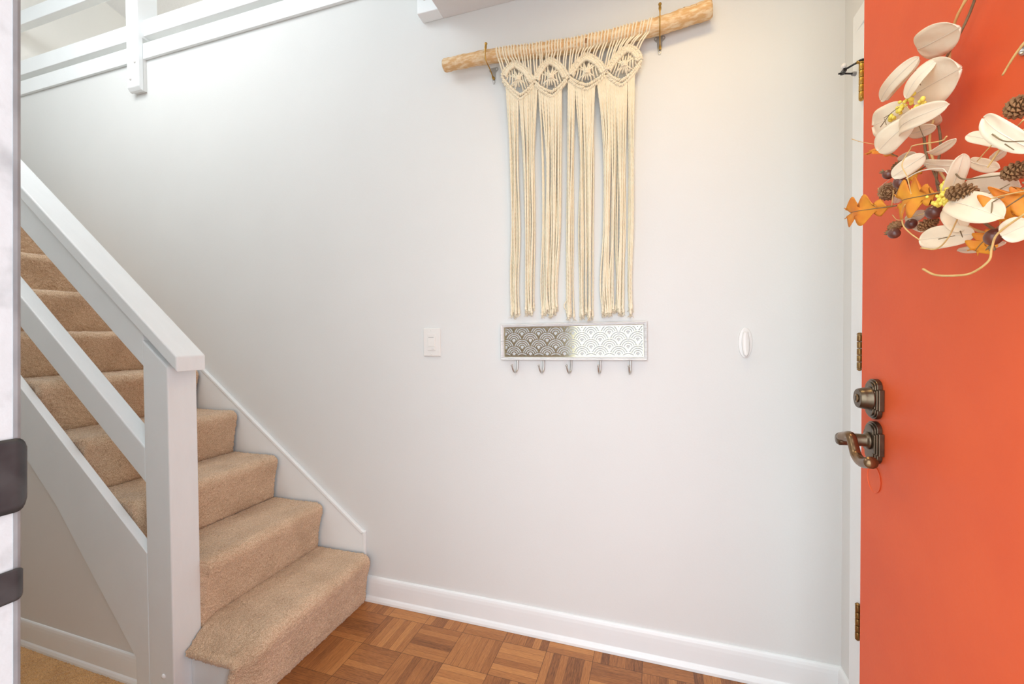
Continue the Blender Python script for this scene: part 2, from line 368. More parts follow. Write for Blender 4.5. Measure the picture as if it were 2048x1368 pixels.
# ------------------------------------------------------------------ staircase
ZT = [0.0, 0.208, 0.403, 0.597, 0.794, 0.991, 1.177, 1.373, 1.568, 1.763]
XR = [-1.189, -1.436, -1.687, -1.931, -2.181, -2.430, -2.679, -2.927, -3.175, -3.42]
stairs = thing('staircase', 'narrow staircase covered in tan pile carpet climbing along the wall', 'staircase', (-2.3, -0.3, 0.0))
def profile(k, step=0.0032):
    x0, x1, z0, z1 = XR[k], XR[k + 1], ZT[k], ZT[k + 1]
    h = z1 - z0
    c = [(x0 - 0.004, z0 - (0.06 if k == 1 else 0.004)), (x0 + 0.002, z0 + 0.012), (x0 + 0.008, z0 + h * 0.38), (x0 + 0.020, z0 + h * 0.66), (x0 + 0.0285, z0 + h * 0.82), (x0 + 0.026, z0 + h * 0.915),
         (x0 + 0.012, z0 + h * 0.985), (x0 - 0.012, z1 + 0.002), (x0 - 0.06, z1), (x0 - 0.15, z1 - 0.001), (x1 + 0.02, z1), (x1 + 0.004, z1 - 0.002), (x1 - 0.004, z1 - 0.006)]
    p = np.array(spline([(a, b, 0) for a, b in c], 400))[:, :2]
    d = np.concatenate([[0], np.cumsum(np.linalg.norm(np.diff(p, axis=0), axis=1))])
    s = np.arange(0, d[-1], step); s[-1] = d[-1]
    return np.stack([np.interp(s, d, p[:, i]) for i in range(2)], 1)
def carpet_grid(name, P, parent):
    """P: rows x cols x 3 array; pile displaced along the normals"""
    dn = np.cross(np.gradient(P, axis=0), np.gradient(P, axis=1)); dn /= np.linalg.norm(dn, axis=2, keepdims=True) + 1e-12
    h, w = P.shape[:2]
    a = rng.normal(0, 1, (h, w)); b = rng.normal(0, 1, (h // 6 + 2, w // 6 + 2)).repeat(6, 0).repeat(6, 1)[:h, :w]
    for _ in range(2):
        b = (b + np.roll(b, 1, 0) + np.roll(b, -1, 0) + np.roll(b, 1, 1) + np.roll(b, -1, 1)) / 5
    P = P + dn * (a * 0.00125 + b * 0.0005)[..., None] + rng.normal(0, 0.0006, P.shape)
    o0 = np.array(wloc(parent))
    i = np.arange(h * w).reshape(h, w)
    F = np.stack([i[:-1, :-1], i[:-1, 1:], i[1:, 1:], i[1:, :-1]], -1).reshape(-1, 4)
    me = bpy.data.meshes.new(name)
    me.vertices.add(h * w); me.vertices.foreach_set('co', (P - o0).reshape(-1).astype(np.float32))
    me.loops.add(F.size); me.loops.foreach_set('vertex_index', F.reshape(-1).astype(np.int32))
    me.polygons.add(len(F)); me.polygons.foreach_set('loop_start', np.arange(0, F.size, 4, dtype=np.int32))
    me.polygons.foreach_set('use_smooth', np.ones(len(F), dtype=bool))
    me.update(calc_edges=True); me.validate()
    me.materials.append(M_CARPET)
    o = bpy.data.objects.new(name, me); COL.objects.link(o); o.parent = parent
    return o
for k in range(9):
    st = 0.0032 if k < 4 else 0.0042
    p = profile(k, st)
    if k == 0:
        ys = np.arange(-0.0245, -0.596, -st)
        P = np.zeros((len(p), len(ys), 3))
        for j, y in enumerate(ys):
            t = min(1.0, max(0.0, (-y - 0.50) / 0.096)); drop = 0.062 * t ** 1.7
            c = 0.060 * max(0.0, (-y - 0.515) / 0.081) ** 2.4
            zt = np.clip((p[:, 1] - 0.06) / 0.14, 0, 1)
            front = np.clip((p[:, 0] + 1.36) / 0.16, 0, 1)
            P[:, j, 0] = p[:, 0] - c * front; P[:, j, 1] = y; P[:, j, 2] = p[:, 1] - drop * zt
        # rolled-under edge of the carpet at the open end
        last = P[:, -1].copy(); tang = np.gradient(last, axis=0); tang /= np.linalg.norm(tang, axis=1, keepdims=True) + 1e-9
        inn = np.stack([tang[:, 2] * -1, np.zeros(len(tang)), tang[:, 0]], 1)   # towards the inside of the step
        cen = np.array([-1.33, 0, 0.05]); sgn = np.sign(((cen - last) * inn).sum(1)); inn *= sgn[:, None]
        extra = []
        for ang in np.linspace(0.2, math.pi, 12):
            q = last + inn * (0.016 * (1 - math.cos(ang))); q[:, 1] -= 0.016 * math.sin(ang); extra.append(q)
        for s in (0.01, 0.02, 0.03):
            q = extra[11].copy(); q[:, 1] += s; extra.append(q)
        P = np.concatenate([P, np.stack(extra, 1)], 1)
    else:
        ys = np.arange(-0.0245, -0.6105, -st)
        P = np.zeros((len(p), len(ys), 3)); P[:, :, 0] = p[:, 0:1]; P[:, :, 1] = ys[None]; P[:, :, 2] = p[:, 1:2]
        if k == 1: P[:, :, 0] = np.where(ys[None] < -0.5485, np.minimum(P[:, :, 0], -1.4475), P[:, :, 0])
        cen2 = np.array([XR[k] - 0.06, 0, ZT[k] + 0.10])
        for j in range(len(ys)):
            dd = (ys[j] - ys[-1] - 0.0) if k != 1 else 1.0
            if dd < 0.016:
                ins = 0.014 * (1 - math.sqrt(max(0, 1 - (1 - dd / 0.016) ** 2)))
                vv = np.array([cen2[0], ys[j], cen2[2]]) - P[:, j]; vv /= np.linalg.norm(vv, axis=1, keepdims=True); P[:, j] += vv * ins
        # the cut edge of the carpet closes towards the inside of the step
        end = P[:, -1].copy(); cx0 = np.array([XR[k] - 0.10, 0, ZT[k] + 0.05])
        ex = []
        for t in (0.012, 0.03, 0.08, 0.3):
            q = end + (np.array([cx0[0], end[0, 1], cx0[2]]) - end) * t; q[:, 1] = end[:, 1]; ex.append(q)
        P = np.concatenate([P, np.stack(ex, 1)], 1)
    carpet_grid('carpeted_step', P, stairs)
eb = MB().box(-1.4425, -1.255, -0.586, -0.560, 0.0, 0.140); e = eb.build('end_board', M_RAIL, stairs, bevel=0.002); e['label'] = 'white board closing the open end of the bottom step'
# open stringer (outer face y=-0.64)
zt = lambda x: 0.4546 + 0.787 * (-1.553 - x)
sg = MB().prism([(-1.556, zt(-1.556)), (-3.55, zt(-3.55)), (-3.55, zt(-3.55) - 0.20), (-2.55, zt(-2.55) - 0.20), (-2.027, 0.5661), (-1.6189, 0.0996), (-1.6189, 0.002), (-1.556, 0.002)], 1, -0.640, -0.613)
s_ = sg.build('stringer', M_RAIL, stairs, bevel=0.002); s_['label'] = 'white painted stringer board'
# the room under the stairs
uw = MB().prism([(-1.60, 0.0), (-1.60, 0.40), (-3.55, zt(-3.55) - 0.06), (-3.75, zt(-3.75) - 0.06), (-3.75, 0.0)], 1, -0.628, -0.618)
struct(uw.build('wall_stair', M_WALL2), 'taupe triangle of wall under the stairs')
struct(MB().prism([(-0.628 - d * 0.6, z * 0.935) for d, z in BB], 0, -3.75, -1.600).build('baseboard_stair', M_TRIM, bevel=0.0012), 'white baseboard under the stairs beside the tan floor carpet')
# carpet floor left of the foyer
nx, ny = 300, 190
gx = np.linspace(-3.0, -1.47, nx); gy = np.linspace(-1.36, -0.634, ny)
PG = np.stack(np.meshgrid(gx, gy, indexing='ij') + [np.zeros((nx, ny))], -1)
PG[..., 2] = 0.0015
cf = carpet_grid('floor_carpet', PG, None)
struct(cf, 'tan carpet floor left of the stairs'); cf.data.materials[0] = M_CARPET2
struct(MB().box(-3.75, -1.46, -1.373, 0.0, -0.08, -0.004).build('floor_sub', M_PORCH))

# stair railing
rail = thing('stair_railing', 'white painted wooden stair railing with square newel post and sloping handrail', 'railing', (-1.5, -0.595, 0.0))
npst = MB().prism([(-1.5545, 0.0), (-1.4435, 0.0), (-1.4435, 1.060), (-1.5545, 1.145)], 1, -0.641, -0.5495)
nw = npst.build('newel_post', M_RAIL, rail, bevel=0.004)
MB().lathe([(0, 0), (0.0085, 0), (0.0085, 0.0015), (0.006, 0.0045), (0, 0.006)], (-1.489, -0.6405, 0.0707), (0, -1, 0), 18).build('screw_plug', M_TRIM, nw, smooth=True)
SH = 0.790
def sloped(x0, x1, zlow0, zhigh0, ya, yb):  # zlow0/zhigh0 at x0, rises to the left
    return MB().prism([(x0, zlow0), (x0, zhigh0), (x1, zhigh0 + SH * (x0 - x1)), (x1, zlow0 + SH * (x0 - x1))], 1, ya, yb)
hr = sloped(-1.386, -3.55, 1.0455, 1.0945, -0.6525, -0.5605); o = hr.build('handrail', M_RAIL, rail, bevel=0.005, seg=3)
sloped(-1.5535, -3.55, 1.0595, 1.170, -0.6395, -0.602).build('rail_board', M_RAIL, rail, bevel=0.003)
sloped(-1.5535, -3.55, 0.6825, 0.7985, -0.6395, -0.588).build('middle_rail', M_RAIL, rail, bevel=0.004)

# balcony railing at the upper floor edge
bal = thing('balcony_railing', 'white upstairs balcony railing of flat boards and bolted posts above the stairs', 'railing', (-2.5, -0.02, 2.6))
MB().box(-3.75, -0.80, -0.0155, -0.0005, 2.594, 2.673).build('fascia_board', M_TRIM, bal, bevel=0.0015)
for z0, z1 in ((2.711, 2.795), (3.004, 3.086)):
    MB().box(-3.75, -2.600, -0.0125, 0.032, z0, z1).build('rail', M_TRIM, bal, bevel=0.003)
    MB().box(-2.513, -0.88, -0.0125, 0.032, z0, z1).build('rail', M_TRIM, bal, bevel=0.003)
for xa, xb, yf, rr in ((-2.6015, -2.5125, -0.0385, 1), (-0.8890, -0.7960, -0.0500, 0)):
    zb = 2.4275
    if rr:
        pp = MB().prism([(yf, zb + 0.020), (yf + 0.011, zb + 0.004), (-0.0160, zb - 0.001), (-0.0160, 2.70), (0.058, 2.70), (0.058, 3.55), (yf, 3.55)], 0, xa, xb)
    else:
        pp = MB().prism([(yf, zb - 0.003), (-0.0005, zb - 0.007), (-0.0005, 2.66), (0.058, 2.66), (0.058, 3.55), (yf, 3.55)], 0, xa, xb)
    po = pp.build('post', M_TRIM, bal, bevel=0.003)
    if rr:
        MB().box(xa + 0.012, xb, -0.0158, -0.0003, zb + 0.002, 2.594).build('backing_strip', M_WALL, po)
        sc = [(-2.539, 2.571), (-2.573, 2.489)]
    else: sc = [(-0.855, 2.478)]
    for sx_, sz_ in sc:
        MB().lathe([(0, 0), (0.0072, 0), (0.0072, 0.002), (0.0045, 0.0048), (0, 0.006)], (sx_, yf - 0.0002, sz_), (0, -1, 0), 18).build('bolt_cap', M_PLASTIC, po, smooth=True)
# measured points of the wreath and the macrame, in metres
EUC = [[[0.385,-0.7684,1.5874],[0.375,-0.8846,1.5462],0.0444,[-0.828,0.249,-0.502],0.1,0.05],[[0.392,-0.7407,1.5293],[0.385,-0.8694,1.501],0.062,[-0.96,0.109,-0.258],0.12,0.05],[[0.375,-0.7928,1.5628],[0.365,-0.706,1.5451],0.0234,[-0.919,-0.178,-0.351],0.2,0.12],[[0.385,-0.774,1.5675],[0.375,-0.6969,1.5496],0.0201,[-0.916,-0.199,-0.347],0.2,0.12],[[0.375,-0.834,1.5342],[0.36,-0.7923,1.5055],0.0192,[-0.883,-0.436,-0.172],0.2,0.15],[[0.38,-0.7591,1.4989],[0.365,-0.6804,1.5132],0.047,[-0.974,-0.156,-0.162],0.15,0.1],[[0.375,-0.7758,1.4781],[0.355,-0.7218,1.4553],0.0377,[-0.79,-0.462,-0.402],0.15,0.1],[[0.37,-0.7534,1.4721],[0.36,-0.8937,1.4465],0.0263,[-0.995,0.082,-0.059],0.2,0.12],[[0.4,-0.7407,1.4825],[0.395,-0.7944,1.4796],0.0373,[-0.604,0.099,-0.791],0.1,0.05],[[0.395,-0.7191,1.4784],[0.39,-0.8049,1.4538],0.0193,[-0.882,0.177,-0.437],0.1,0.05],[[0.37,-0.8207,1.4087],[0.35,-0.7788,1.3939],0.0238,[-0.759,-0.507,-0.408],0.1,0.05],[[0.375,-0.8198,1.4119],[0.365,-0.8975,1.4006],0.013,[-0.556,0.189,-0.809],0.2,0.1],[[0.4,-0.6824,1.4477],[0.395,-0.744,1.438],0.0168,[-0.812,0.155,-0.562],0.1,0.05],[[0.385,-0.7054,1.3713],[0.38,-0.741,1.3841],0.0123,[-0.394,-0.261,-0.881],0.1,0.05],[[0.385,-0.7393,1.3332],[0.38,-0.8035,1.3326],0.0154,[-0.831,0.07,-0.552],0.1,0.05],[[0.37,-0.874,1.3372],[0.36,-0.9213,1.3731],0.0194,[-0.252,-0.551,-0.796],0.2,0.1],[[0.4,-0.7551,1.4176],[0.395,-0.8663,1.3735],0.0165,[-0.993,0.079,-0.086],0.15,0.05],[[0.4,-0.8588,1.3822],[0.395,-0.9204,1.3516],0.0158,[-0.996,0.039,0.085],0.15,0.05],[[0.355,-0.9046,1.3196],[0.345,-1.0128,1.2735],0.0316,[-0.823,-0.157,0.546],0.2,0.08],[[0.385,-0.8731,1.3379],[0.38,-0.9769,1.3139],0.0373,[-0.99,0.075,-0.119],0.1,0.05],[[0.37,-0.9247,1.274],[0.355,-0.8436,1.2841],0.029,[-0.98,-0.189,0.062],0.15,0.05],[[0.375,-0.8655,1.3234],[0.365,-0.9125,1.2806],0.0245,[-0.655,-0.428,0.623],0.1,0.05],[[0.395,-0.8464,1.2664],[0.39,-0.9398,1.2599],0.0103,[-0.848,0.082,-0.524],0.1,0.05],[[0.36,-1.0216,1.265],[0.35,-1.0019,1.2569],0.0248,[-0.82,-0.517,-0.245],0.15,0.05],[[0.36,-1.0264,1.3358],[0.35,-0.9749,1.3928],0.0228,[-0.966,-0.251,0.057],0.3,0.1],[[0.38,-0.9607,1.3647],[0.37,-0.9085,1.3989],0.0144,[-0.839,-0.402,0.368],0.15,0.05],[[0.39,-0.916,1.3634],[0.385,-0.9449,1.3646],0.0107,[-0.676,0.087,-0.732],0.1,0.05],[[0.39,-0.7805,1.3078],[0.385,-0.7537,1.3266],0.0124,[-0.751,-0.467,0.467],0.1,0.05]]
OAK = [[[0.37,-0.7509,1.3561],[0.345,-0.6389,1.3756],0.0397,[-0.977,-0.213,-0.027],0.15,0.1],[[0.375,-0.8547,1.3452],[0.36,-0.7809,1.3556],0.0437,[-0.98,-0.195,-0.033],0.2,0.1],[[0.385,-0.7121,1.4452],[0.375,-0.635,1.4812],0.0168,[-0.423,-0.428,0.799],0.2,0.1],[[0.37,-1.0141,1.3032],[0.355,-0.9829,1.2822],0.0412,[-0.747,-0.579,-0.327],0.2,0.1],[[0.38,-0.9489,1.2783],[0.37,-0.925,1.2534],0.0216,[-0.753,-0.599,-0.273],0.2,0.1],[[0.395,-0.7709,1.4079],[0.385,-0.7354,1.3997],0.0196,[-0.91,-0.318,-0.267],0.2,0.1]]
BERRY = [([0.36,-0.779,1.3843],0.0092),([0.37,-0.7175,1.4163],0.0074),([0.37,-0.8431,1.3217],0.0097),([0.375,-0.7757,1.3207],0.0076),([0.37,-0.738,1.3147],0.0081),([0.36,-0.9724,1.2612],0.0083)]
CONE = [([0.386,-0.6832,1.3963],[0.358,-0.7465,1.3816],0.0292),([0.352,-0.9103,1.3295],[0.352,-0.9584,1.3161],0.0225),([0.378,-0.7375,1.3294],[0.378,-0.7064,1.3284],0.0177),([0.382,-0.7845,1.312],[0.382,-0.8257,1.3139],0.0181),([0.365,-0.978,1.3272],[0.365,-1.0101,1.3243],0.0197),([0.372,-0.9721,1.396],[0.372,-0.9976,1.3952],0.0242),([0.385,-0.6981,1.4304],[0.385,-0.7319,1.4312],0.0135)]
YEL = [([0.365,-0.742,1.5008],[0.365,-0.7946,1.5065],14),([0.365,-0.795,1.4783],[0.365,-0.8324,1.4802],12),([0.362,-0.8593,1.3331],[0.362,-0.8848,1.3271],12),([0.362,-0.8762,1.3492],[0.362,-0.8846,1.3375],8)]
TWIG = [([[0.405,-0.8419,1.6117],[0.405,-0.8135,1.5906],[0.405,-0.7823,1.5645],[0.405,-0.7479,1.5404]],0.0024,'v'),([[0.37,-0.9997,1.4644],[0.37,-0.9814,1.4538],[0.37,-0.9632,1.4421]],0.0022,'y'),([[0.35,-0.8596,1.2418],[0.35,-0.8875,1.2301],[0.35,-0.9363,1.2235],[0.35,-0.9578,1.2242],[0.35,-0.979,1.2342],[0.35,-0.9863,1.2477],[0.35,-1.0011,1.2602],[0.35,-1.0351,1.2729]],0.0022,'y'),([[0.35,-0.8556,1.2711],[0.35,-0.887,1.2641],[0.35,-0.9122,1.2732],[0.35,-0.9396,1.2948],[0.35,-0.9565,1.3031],[0.35,-1.0087,1.2978],[0.35,-1.0371,1.2942]],0.0014,'y'),([[0.345,-0.9238,1.3954],[0.345,-0.9083,1.3958],[0.345,-0.8557,1.4121],[0.345,-0.8336,1.4148],[0.345,-0.8261,1.3971],[0.345,-0.8316,1.3781],[0.345,-0.8306,1.3586],[0.345,-0.8422,1.3494]],0.0013,'y'),([[0.36,-0.6039,1.5236],[0.36,-0.6501,1.4998],[0.36,-0.7058,1.4717]],0.0009,'y'),([[0.355,-0.806,1.3438],[0.355,-0.7911,1.336],[0.355,-0.7942,1.3172],[0.355,-0.8172,1.2995],[0.355,-0.8425,1.2816]],0.0018,'y'),([[0.36,-0.8009,1.3831],[0.36,-0.8178,1.3839],[0.36,-0.8433,1.3806],[0.36,-0.8756,1.3712],[0.36,-0.8891,1.3632],[0.36,-0.8934,1.349]],0.0014,'w'),([[0.4,-0.746,1.4879],[0.4,-0.7571,1.456],[0.4,-0.7628,1.427],[0.4,-0.7733,1.4004],[0.4,-0.7978,1.3715]],0.003,'b'),([[0.385,-0.7063,1.5152],[0.385,-0.748,1.5011],[0.385,-0.7728,1.478],[0.385,-0.7888,1.4374]],0.001,'b'),([[0.36,-1.0173,1.3705],[0.36,-0.9927,1.3676],[0.36,-0.9728,1.3652],[0.36,-0.9498,1.3535]],0.0012,'y'),([[0.355,-1.0256,1.3586],[0.355,-1.0026,1.3589],[0.355,-0.9817,1.3531],[0.355,-0.9745,1.3378]],0.0018,'y'),([[0.352,-0.9649,1.3096],[0.352,-0.9948,1.3071],[0.352,-1.0085,1.309]],0.0011,'b'),([[0.36,-0.9011,1.3572],[0.36,-0.92,1.3427],[0.36,-0.9621,1.331],[0.36,-0.9879,1.3244]],0.0014,'b'),([[0.343,-0.957,1.2979],[0.343,-0.9852,1.2936],[0.343,-0.9999,1.2959],[0.343,-1.0172,1.294]],0.0011,'b'),([[0.343,-0.9999,1.2938],[0.343,-0.9973,1.2797]],0.001,'b'),([[0.343,-0.9735,1.2946],[0.343,-0.972,1.2872]],0.0009,'b'),([[0.35,-0.8972,1.275],[0.35,-0.917,1.2747]],0.001,'b'),([[0.355,-0.9296,1.2777],[0.355,-0.9368,1.269]],0.001,'b'),([[0.355,-0.7262,1.4927],[0.355,-0.761,1.4974],[0.355,-0.7872,1.4955]],0.001,'b'),([[0.354,-0.7416,1.5004],[0.354,-0.7693,1.4952]],0.0008,'b'),([[0.354,-0.7449,1.4877],[0.354,-0.7416,1.4988]],0.0008,'b'),([[0.345,-0.9974,1.3662],[0.345,-1.0128,1.3524],[0.345,-1.0384,1.3418]],0.0011,'b'),([[0.345,-1.0129,1.3493],[0.345,-1.0236,1.339]],0.0009,'b'),([[0.37,-0.8013,1.5399],[0.37,-0.7963,1.5318],[0.37,-0.8092,1.5139]],0.001,'b'),([[0.37,-0.6892,1.403],[0.37,-0.6877,1.3915],[0.37,-0.7017,1.3688]],0.0011,'y'),([[0.365,-0.756,1.3795],[0.365,-0.7459,1.3572]],0.0013,'y'),([[0.365,-0.743,1.3436],[0.365,-0.7568,1.3322],[0.365,-0.7948,1.3259],[0.365,-0.8443,1.3219]],0.001,'y'),([[0.375,-0.7057,1.4123],[0.375,-0.6751,1.4068]],0.0007,'w'),([[0.35,-0.6952,1.3777],[0.35,-0.7238,1.3639]],0.0009,'y'),([[0.363,-0.815,1.4634],[0.363,-0.8072,1.4757]],0.0007,'y'),([[0.363,-0.8176,1.4623],[0.363,-0.8296,1.4749]],0.0007,'y'),([[0.363,-0.815,1.4634],[0.363,-0.7801,1.5044]],0.0007,'y')]
DIAMOND = [[[-0.5363,2.118],[-0.4831,2.1611],[-0.4128,2.0787],[-0.4666,2.0374]],[[-0.4128,2.0805],[-0.3545,2.1483],[-0.2876,2.0733],[-0.3479,2.0275]],[[-0.2858,2.0747],[-0.2216,2.1357],[-0.1546,2.0656],[-0.2221,2.0297]],[[-0.1545,2.0673],[-0.0805,2.1359],[-0.0364,2.0799],[-0.1024,2.0217]]]
FRINGE = [(10,-0.5239,-0.4727,-0.5225,-0.4769,-0.5245,-0.4824,1.236),(13,-0.4727,-0.3995,-0.471,-0.4089,-0.4704,-0.4194,1.2425),(15,-0.3995,-0.3284,-0.3917,-0.3314,-0.402,-0.3372,1.2353),(5,-0.3265,-0.3118,-0.337,-0.3165,-0.3541,-0.3334,1.2436),(7,-0.288,-0.2627,-0.2962,-0.2725,-0.3054,-0.2776,1.2259),(15,-0.2627,-0.1917,-0.2561,-0.1971,-0.2593,-0.1997,1.2231),(15,-0.1864,-0.126,-0.169,-0.1257,-0.1801,-0.1327,1.2359),(11,-0.126,-0.0837,-0.124,-0.0865,-0.1257,-0.0947,1.2347),(6,-0.082,-0.0587,-0.0814,-0.0612,-0.0861,-0.064,1.2338)]
LEVER = [[-0.564,0.9371],[-0.5831,0.9486],[-0.606,0.9538],[-0.6195,0.9388],[-0.6325,0.9233],[-0.6572,0.9182],[-0.6914,0.9271]]
# ------------------------------------------------------------------ things on the wall
# light switch
sw = thing('light_switch', 'white dimmer light switch on the wall between stairs and hook rack', 'light switch', (-0.863, 0.0, 1.124))
cx_, cz_ = -0.863, 1.124
fp = MB(); fp.prism([(cx_ - .0385, cz_ - .0575), (cx_ + .0385, cz_ - .0575), (cx_ + .0385, cz_ + .0575), (cx_ - .0385, cz_ + .0575)], 1, -0.0003, -0.0058)
fp.build('face_plate', M_PLASTIC, sw, bevel=0.0030, seg=3)
MB().box(cx_ - .0172, cx_ + .0172, -0.0082, -0.003, cz_ - .0335, cz_ + .0335).build('switch_body', M_PLASTIC, sw, bevel=0.0008)
rk = MB(); rk.prism([(-0.0078, cz_ - .017), (-0.0106, cz_ - .017), (-0.0090, cz_ + .0185), (-0.0078, cz_ + .0185)], 0, cx_ - .0145, cx_ + .0145)
rk.build('paddle', M_PLASTIC, sw, bevel=0.0005)
MB().box(cx_ - .0135, cx_ + .0100, -0.0086, -0.0078, cz_ + .0190, cz_ + .0205).build('slot', M_RUBBER, sw)
MB().box(cx_ + .0015, cx_ + .0110, -0.0108, -0.0078, cz_ - .0300, cz_ - .0200).build('slider', M_PLASTIC2, sw, bevel=0.0008)
for dz in (.0478, -.0478):
    MB().lathe([(0, 0), (.0026, 0), (.0024, .0008), (0, .0011)], (cx_ - .002, -0.0057, cz_ + dz), (0, -1, 0), 14).build('screw', M_PLASTIC, sw, smooth=True)

# oval adhesive hook
ah = thing('adhesive_hook', 'glossy white oval adhesive hook alone on the wall near the red door', 'hook', (0.2878, 0.0, 1.1213))
hc = Vector((0.2878, 0, 1.1213))
def oval(a, b, y0, y1, bul):
    m = MB(); rings = 8; seg = 36; P = []
    for i in range(rings + 1):
        t = i / rings; r = math.cos(t * math.pi / 2); P.append([(hc.x + a * r * math.cos(q), y1 - bul * math.sin(t * math.pi / 2), hc.z + b * r * math.sin(q)) for q in np.linspace(0, 2 * math.pi, seg)])
    P.insert(0, [(hc.x + a * math.cos(q), y0, hc.z + b * math.sin(q)) for q in np.linspace(0, 2 * math.pi, seg)])
    return m.grid(P)
oval(0.0205, 0.0500, -0.0003, -0.0050, 0.0018).build('base', M_PLASTIC2, ah, smooth=True)
hk = MB(); P = []
for i in range(17):
    t = i / 16; z = hc.z + 0.036 - 0.079 * t; w = 0.011 * (0.62 + 0.38 * math.sin(math.pi * min(1, t * 1.1))) * (1 if t < .9 else math.sqrt(max(0.02, 1 - ((t - .9) / .1) ** 2)))
    y = -0.0062 - 0.013 * t ** 2.2
    P.append([(hc.x + w * c, y - 0.0035 * (1 - c * c), z) for c in np.linspace(-1, 1, 9)])
hk.grid(P).build('hook', M_PLASTIC2, ah, smooth=True, solid=0.002)
# clear adhesive hook under the branch
ch = thing('clear_hook', 'small clear adhesive hook half hidden under the right end of the branch', 'hook', (0.147, 0, 2.195))
MB().ball((0.1475, -0.004, 2.196), 0.0085, axis=(1, 0, 0.25), stretch=1.3).build('base', M_CLEAR, ch, smooth=True)
MB().tube([(0.141, -0.006, 2.193), (0.146, -0.013, 2.188), (0.153, -0.012, 2.193)], 0.003, 8).build('hook', M_CLEAR, ch, smooth=True)

# hook rack: built level, then turned a touch like the real one
RX0, RX1, RZ0, RZ1 = -0.5612, -0.0196, 1.0570, 1.1950
rack = thing('hook_rack', 'silver framed wall hook rack with wave pattern panel and five hooks', 'hook rack', ((RX0 + RX1) / 2, 0, (RZ0 + RZ1) / 2))
fr = MB(); fwid = 0.0125
def frame_bar(m, a, b, inn_a, inn_b):
    # outer edge a->b, inner edge inn_a->inn_b ; raised rounded profile in y
    prof = [(0.0, -0.001), (0.0, -0.012), (0.2, -0.0165), (0.42, -0.0150), (0.52, -0.0130), (0.66, -0.0148), (0.85, -0.0120), (1.0, -0.0085), (1.0, -0.001)]
    rowsA = [(a[0] + (inn_a[0] - a[0]) * t, y, a[1] + (inn_a[1] - a[1]) * t) for t, y in prof]
    rowsB = [(b[0] + (inn_b[0] - b[0]) * t, y, b[1] + (inn_b[1] - b[1]) * t) for t, y in prof]
    m.grid([rowsA, rowsB])
o4 = [(RX0, RZ0), (RX1, RZ0), (RX1, RZ1), (RX0, RZ1)]; i4 = [(RX0 + fwid, RZ0 + fwid), (RX1 - fwid, RZ0 + fwid), (RX1 - fwid, RZ1 - fwid), (RX0 + fwid, RZ1 - fwid)]
for i in range(4): frame_bar(fr, o4[i], o4[(i + 1) % 4], i4[i], i4[(i + 1) % 4])
frame = fr.build('frame', M_SILVER, rack, bevel=0.0006)
# wave panel: concentric scale arcs cut in a thin sheet
pa = MB(); ix0, ix1, iz0, iz1 = i4[0][0], i4[1][0], i4[0][1], i4[2][1]
px_, pz_, R = 0.0655, 0.0257, 0.0335
pan_y = -0.0035
cents = []
zrow = iz0 + 0.0035 - 2 * pz_ + 0.006
for r_ in range(-1, 8):
    zc_ = zrow + r_ * pz_
    for c_ in range(-1, 10):
        cents.append((ix0 + 0.0385 + (c_ + (0.5 if r_ % 2 else 0.0)) * px_ - px_, zc_, r_))
def owner(x, z):
    best = None
    for cx2, cz2, r_ in cents:
        if (x - cx2) ** 2 + (z - cz2) ** 2 < R * R and (best is None or r_ < best): best = r_
    return best
mrg = 0.0035
inside = lambda x, z: ix0 + 0.001 < x < ix1 - 0.001 and iz0 + 0.001 < z < iz1 - 0.001
for cx2, cz2, r_ in cents:
    for ra, rb in ((1.0, 0.915), (0.775, 0.690), (0.560, 0.465), (0.335, 0.24)):
        n = 44; run = []
        for k in range(n + 1):
            a = -0.55 + (math.pi + 1.1) * k / n
            xm, zm = cx2 + R * (ra + rb) / 2 * math.cos(a), cz2 + R * (ra + rb) / 2 * math.sin(a)
            if inside(xm, zm) and owner(xm, zm) == r_: run.append(a)
            if (k == n or not (inside(xm, zm) and owner(xm, zm) == r_)) and run:
                if len(run) > 1:
                    row1 = [(cx2 + R * ra * math.cos(q), pan_y, cz2 + R * ra * math.sin(q)) for q in run]
                    row2 = [(cx2 + R * rb * math.cos(q), pan_y, cz2 + R * rb * math.sin(q)) for q in run]
                    pa.grid([row1, row2])
                run = []
    # solid web where two lower scales meet
    zb_ = cz2 - 0.030 * 0
    if inside(cx2, cz2 - 0.0035) and owner(cx2, cz2 - 0.004) == r_:
        zj = cz2 - pz_ + 0.003
        web = [(cx2 - 0.0085, cz2 + 0.0015), (cx2 - 0.0065, cz2 + 0.0015), (cx2, cz2 - 0.0075), (cx2 + 0.0065, cz2 + 0.0015), (cx2 + 0.0085, cz2 + 0.0015), (cx2 + 0.0016, cz2 - 0.012), (cx2 + 0.0012, zj), (cx2 - 0.0012, zj), (cx2 - 0.0016, cz2 - 0.012)]
        web = [(min(max(x, ix0), ix1), min(max(z, iz0), iz1)) for x, z in web]
        vs = [(x, pan_y - 0.0003, z) for x, z in web]
        pa.add(vs, [(0, 1, 2, 8), (2, 3, 4, 5), (2, 5, 8), (8, 5, 6, 7)])
for x0, x1, z0, z1, dy in ((ix0, ix1, iz0, iz0 + mrg + .002, .0006), (ix0, ix1, iz1 - mrg, iz1, .0006), (ix0, ix0 + mrg, iz0, iz1, .0009), (ix1 - mrg, ix1, iz0, iz1, .0009)):
    pa.add([(x0, pan_y - dy, z0), (x1, pan_y - dy, z0), (x1, pan_y - dy, z1), (x0, pan_y - dy, z1)], [(0, 1, 2, 3)])
pp_ = pa.build('wave_panel', M_PANEL, rack, solid=0.0008); pp_['label'] = 'pale metal panel cut with rows of overlapping wave arcs'
